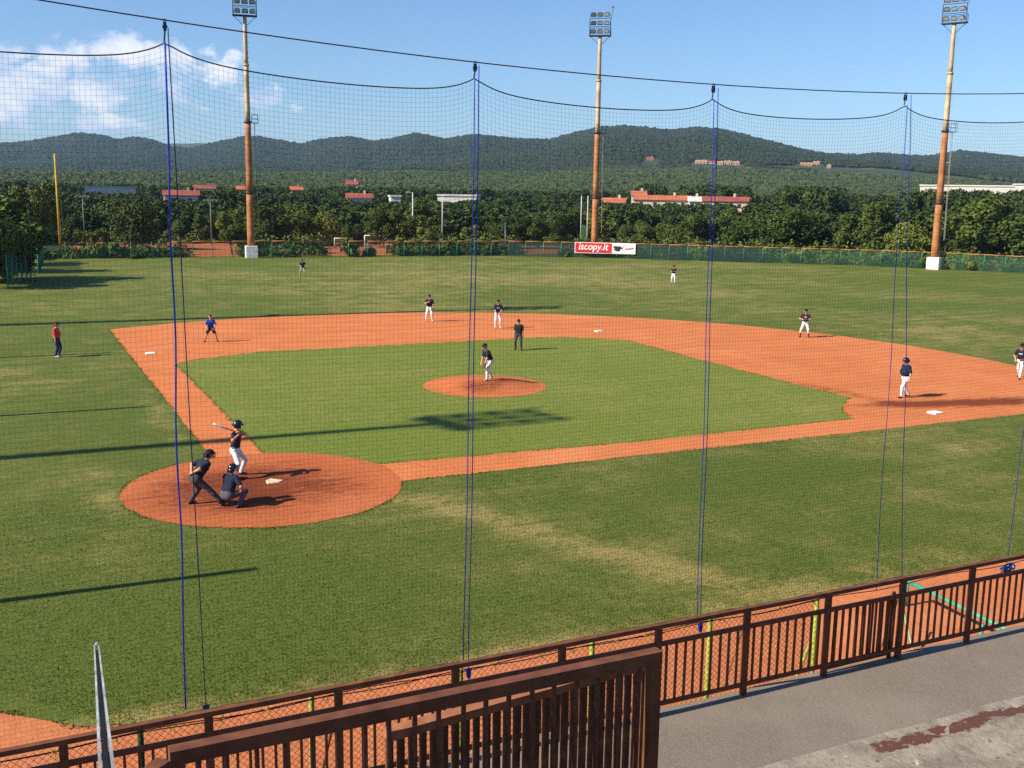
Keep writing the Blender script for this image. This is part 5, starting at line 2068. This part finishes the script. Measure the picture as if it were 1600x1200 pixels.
        td = Vector((math.sin(-ta), math.cos(ta), 0))
        heel = an2 - td * .035 + Vector((0, 0, -.05))
        toe = an2 + td * .16 + Vector((0, 0, -.056))
        cap(heel, an2 + td * .07 + Vector((0, 0, -.045)), .036, .04, .02, SHO)
        cap(an2 + td * .05 + Vector((0, 0, -.05)), toe, .036, .028, .02, SHO)
    me = body_mesh('person', pr, mats, vox, ext)
    p = on_z(px[0], px[1], ground) if loc is None else Vector(loc)
    zmin = min(v.co.z for v in me.vertices)
    o = link('person', me)
    o.location = (p.x, p.y, ground - zmin + 0.006)
    o.rotation_euler = (0, 0, R(heading) - math.pi / 2)
    tag(o, label, 'person')
    # headwear
    Mh = Rh.to_4x4()
    Mh.translation = hc * s
    if hat == 'cap':
        m = MB(); dome(m, .103 * s, .105 * s, zcut=.045 * s); brim(m, .098 * s, .075 * s, .05 * s)
        c_ = m.build('cap', hat_mat or M_BLACK, o, True)
        c_.matrix_local = Mh
    elif hat == 'helmet':
        m = MB(); dome(m, .125 * s, .135 * s, 16, 6, zcut=.025 * s); brim(m, .12 * s, .06 * s, .035 * s)
        c_ = m.build('helmet', hat_mat or M_SHELL, o, True)
        c_.matrix_local = Mh
        m = MB()
        for sx in (-1, 1):
            m.box((sx * .118 * s, 0, -.02 * s), (.014 * s, .1 * s, .11 * s))
            m.box((sx * .117 * s, -.06 * s, -.01 * s), (.013 * s, .06 * s, .08 * s))
        m.box((0, -.13 * s, -.0), (.18 * s, .014 * s, .06 * s))
        e_ = m.build('ear_flap', hat_mat or M_SHELL, c_)
    elif hat == 'mask':
        m = MB(); dome(m, .122 * s, .13 * s, 16, 6, zcut=.02 * s); m.box((0, -.135 * s, -.03 * s), (.17 * s, .014 * s, .11 * s))
        c_ = m.build('helmet', hat_mat or M_SHELL, o, True)
        c_.matrix_local = Mh
        m = MB()
        for z in (-.09, -.05, -.01, .03, .06):
            m.tube([(.115 * s * math.cos(a), (.02 + .14 * math.sin(a)) * s, z * s) for a in np.linspace(0, math.pi, 9)], .006 * s, 5)
        for x in (-.06, 0, .06):
            m.tube([(x * s, .135 * s, -.1 * s), (x * s, .162 * s, -.02 * s), (x * s, .14 * s, .07 * s)], .006 * s, 5)
        m.build('face_mask', M_BATD, c_, True)
    if pants in (M_WPANT, M_GPANT, M_CPANT, M_DPANT, M_NPANT):
        m = MB()
        m.tube([(pel + Rt @ Vector(((.075 + .118 * B) * .96 * math.cos(a), .119 * B * math.sin(a), .052 + .004 * math.sin(3 * a)))) * s for a in np.linspace(0, 6.283, 22)], .013 * s, 6, cap=False)
        m.build('belt', M_BATD, o, True)
    if glove is not None:
        wr, pe, fd, sd, nm_ = palms[glove]
        g_ = link('glove', glove_mesh(), o)
        G = Matrix((sd, nm_, -fd)).transposed().to_4x4()
        G.translation = (wr + fd * .03) * s
        g_.matrix_local = G
    if letter:
        # raised lettering band curved over the chest or back
        ys = 1 if letter == 'chest' else -1
        m = MB()
        for q in range(6):
            x0 = -.085 + .028 * q
            for (dx, dz0, dz1) in ((0, -.02, .022 if q % 2 else .012), (.013, -.02, .012)):
                x_ = x0 + dx
                y_ = ys * (.1 + math.sqrt(max(.0001, .122 ** 2 - max(0, abs(x_) - .085) ** 2)) * B - .1 + .012) + .005
                a_, b_ = tv_(x_, y_, .345 + dz0), tv_(x_ + .008, y_, .345 + dz1)
                m.beam(a_ * s, b_ * s, .011 * s, .006 * s, up=Rt @ Vector((0, 1, 0)))
            y_ = ys * (.122 * B + .012) + .005
            m.beam(tv_(x0, y_, .345) * s, tv_(x0 + .016, y_, .35) * s, .006 * s, .009 * s)
        m.build('jersey_lettering', M_INKW, o)
    return o, palms, s


STAND = dict(feet=((-.15, 0, 0), (.15, .03, 0)))
person('coach in a red shirt and dark cap standing left of third base', (90, 558), 1.79, -25, M_REDS, M_NPANT, M_WSHOE, hat='cap', hat_mat=M_BLACK,
       belly=.035, bulk=1.14, hands=((-.27, .04, .80), (.27, .05, .80)), feet=((-.13, .02, 0), (.13, -.04, 0)))
person('infielder in royal blue shirt and black shorts crouching between third and second base', (330, 534), 1.68, -100, M_ROYAL, M_BLACK, M_SHOE, sock=M_SKIN, hat='none',
       shorts=True, bare_calf=True, lean=.22, pelvis=(0, -.06, .82), feet=((-.36, .02, 0), (.36, -.02, 0)), hands=((-.20, .28, .86), (.2, .26, .84)), glove=0, toes=(-25, 25))
person('infielder in navy and pale pants with one hand raised to his chest', (671, 502), 1.80, -118, M_NAVY, M_WPANT, M_WSHOE, hat_mat=M_NAVY,
       pelvis=(0, 0, .93), feet=((-.2, 0, 0), (.2, .04, 0)), hands=((-.24, .16, .9), (.05, .26, 1.30)), glove=0)
person('base runner facing the camera in lettered navy jersey, right of the middle ropes', (778, 513), 1.84, -116, M_NAVY, M_WPANT, M_WSHOE, hat_mat=M_NAVY, bulk=1.08,
       feet=((-.15, 0, 0), (.15, 0, 0)), hands=((-.10, .27, .98), (.10, .27, .96)), letter='chest')
person('base umpire all in black standing on the infield grass behind the mound', (810, 547), 1.72, -128, M_BLACK, M_DPANT, M_SHOE, hat_mat=M_BLACK, bulk=1.1,
       feet=((-.2, .1, 0), (.18, -.06, 0)), hands=((-.28, .02, .80), (.28, -.02, .80)), letter=None)
person('pitcher in navy jersey and white pants leaning forward on the mound', (763, 594), 1.80, 190, M_NAVY, M_WPANT, M_WSHOE, hat_mat=M_BLACK, ground=0.25,
       lean=.50, pelvis=(0, -.10, .90), feet=((-.10, .14, 0), (.14, -.28, 0)), hands=((-.14, .30, .74), (.12, .32, .70)), nod=-.25, glove=0,
       elbow=((-.5, -.6, .2), (.5, -.6, .2)))
person('distant left fielder in dark jersey and grey pants standing wide-legged near the far fence', (473, 432), 1.78, -112, M_BLACK, M_GPANT, M_SHOE, hat_mat=M_BLACK, vox=.02,
       lean=.15, pelvis=(0, -.04, .9), feet=((-.28, 0, 0), (.28, 0, 0)), hands=((-.36, .2, .98), (.14, .3, 1.05)), glove=0)
person('distant center fielder in maroon jersey and white pants right of the banner', (1052, 443), 1.80, -130, M_DARKJ, M_WPANT, M_SHOE, hat_mat=M_BLACK, vox=.02,
       feet=((-.14, 0, 0), (.14, 0, 0)), hands=((-.02, .25, 1.22), (.06, .25, 1.2)), glove=0)
person('second baseman in maroon lettered jersey and knee-length white pants with dark socks', (1257, 527), 1.80, -140, M_DARKJ, M_WPANT, M_SHOE, sock=M_MAROON, hat_mat=M_BLACK,
       pants_short=True, pelvis=(0, -.02, .91), feet=((-.26, 0, 0), (.26, .02, 0)), hands=((-.16, .26, 1.12), (.16, .26, 1.12)), letter='chest', glove=0)
person('stocky runner in navy jersey and helmet leading off first base', (1413, 621), 1.80, 168, M_NAVY, M_WPANT, M_SHOE, hat='helmet', bulk=1.2, belly=.05,
       pelvis=(0, 0, .90), feet=((-.12, .24, 0), (.14, -.30, 0)), hands=((-.30, .02, .84), (.3, -.08, .86)), letter='chest', lean=.03)
person('first baseman in navy jersey striding at the right edge of the picture', (1593, 591), 1.80, 200, M_NAVY, M_WPANT, M_SHOE, hat_mat=M_BLACK, pelvis=(0, 0, .88),
       feet=((-.12, .36, 0), (.14, -.36, 0)), hands=((-.22, .26, .98), (.22, .14, .9)), letter='chest', lean=.1, glove=0)
bat_o, bat_p, bs = person('batter in white pants and navy helmet holding the bat over his shoulder', (371, 746), 1.84, -32, M_NAVY, M_WPANT, M_SHOE, hat='helmet',
       lean=.10, pelvis=(.0, -.04, .86), feet=((-.30, .0, 0), (.34, -.02, 0)), toes=(-10, 10), hands=((.17, .17, 1.40), (.24, .16, 1.33)),
       elbow=((-.6, 1.0, -.5), (.9, .1, -.4)), look=.75, grip=.9)
cat_o, cat_p, cs_ = person('catcher crouching behind home plate in navy with a dark helmet', (361, 792), 1.78, 40, M_NAVY, M_CPANT, M_SHOE, hat='mask', sock=M_BLACK, bulk=1.08,
       lean=.42, pelvis=(0, -.14, .40), feet=((-.27, -.06, 0), (.27, -.02, 0)), toes=(-32, 32), kneepole=((-.75, 1, .5), (.75, 1, .5)),
       hands=((-.08, .50, .66), (.30, .10, .42)), glove=0, nod=-.3)
person('plate umpire in navy shirt and grey trousers stooping with hands behind his back', (322, 790), 1.82, 12, M_NAVY, M_DPANT, M_SHOE, hat='mask', hat_mat=M_BLACK,
       bulk=1.12, lean=.66, pelvis=(0, -.26, .82), feet=((-.34, -.30, 0), (.40, .34, 0)), toes=(-10, 25), hands=((-.06, -.34, 1.0), (.08, -.36, .98)), elbow=((-1, -.7, .1), (1, -.7, .1)),
       nod=-.2, look=.2)
# bat held by the batter, pointing back over his right shoulder
wr0, pe0, fd0, sd0, nn0 = bat_p[0]
wr1, pe1, fd1, sd1, nn1 = bat_p[1]
g1 = bat_o.matrix_basis @ ((wr0 + pe0) * .5 * bs)
g2 = bat_o.matrix_basis @ ((wr1 + pe1) * .5 * bs)
gc = (g1 + g2) * .5
bdir = (-_r2 * 0.86 + Vector((0, 0, .40)) - Vector((_f.x, _f.y, 0)) * 0.25).normalized()
m = MB()
zs = [-.10, -.085, -.07, -.05, .25, .42, .55, .70, .78, .80]
rs = [.022, .024, .02, .0135, .0145, .022, .030, .033, .031, .015]
m.tube([gc + bdir * z for z in zs[5:]], rs[5:], 12)
bat = m.build('baseball_bat', M_BAT, None, True)
tag(bat, 'white-barrelled baseball bat held over the batter shoulder', 'bat')
m = MB(); m.tube([gc + bdir * z for z in zs[:6]], rs[:6], 10); m.build('grip', M_BATD, bat, True)
# ------------------------------------------------------------------ haze
m = MB()
m.box((CAM.x + 1000, CAM.y + 2500, 185), (10500, 10500, 374))
hz = m.build('haze', None)
hz.data.materials.clear()
hm = bpy.data.materials.new('haze air')
hm.use_nodes = True
ht = NT(hm.node_tree)
ht.n.clear()
pv = ht.add('ShaderNodeVolumePrincipled')
pv.inputs['Color'].default_value = (0.42, 0.66, 1.0, 1)
pv.inputs['Density'].default_value = 0.00006
pv.inputs['Anisotropy'].default_value = 0.0
ho = ht.add('ShaderNodeOutputMaterial')
ht.l.new(pv.outputs[0], ho.inputs['Volume'])
hz.data.materials.append(hm)
hz['kind'] = 'stuff'
tag(hz, 'thin bluish summer haze over the plain and hills', 'haze')
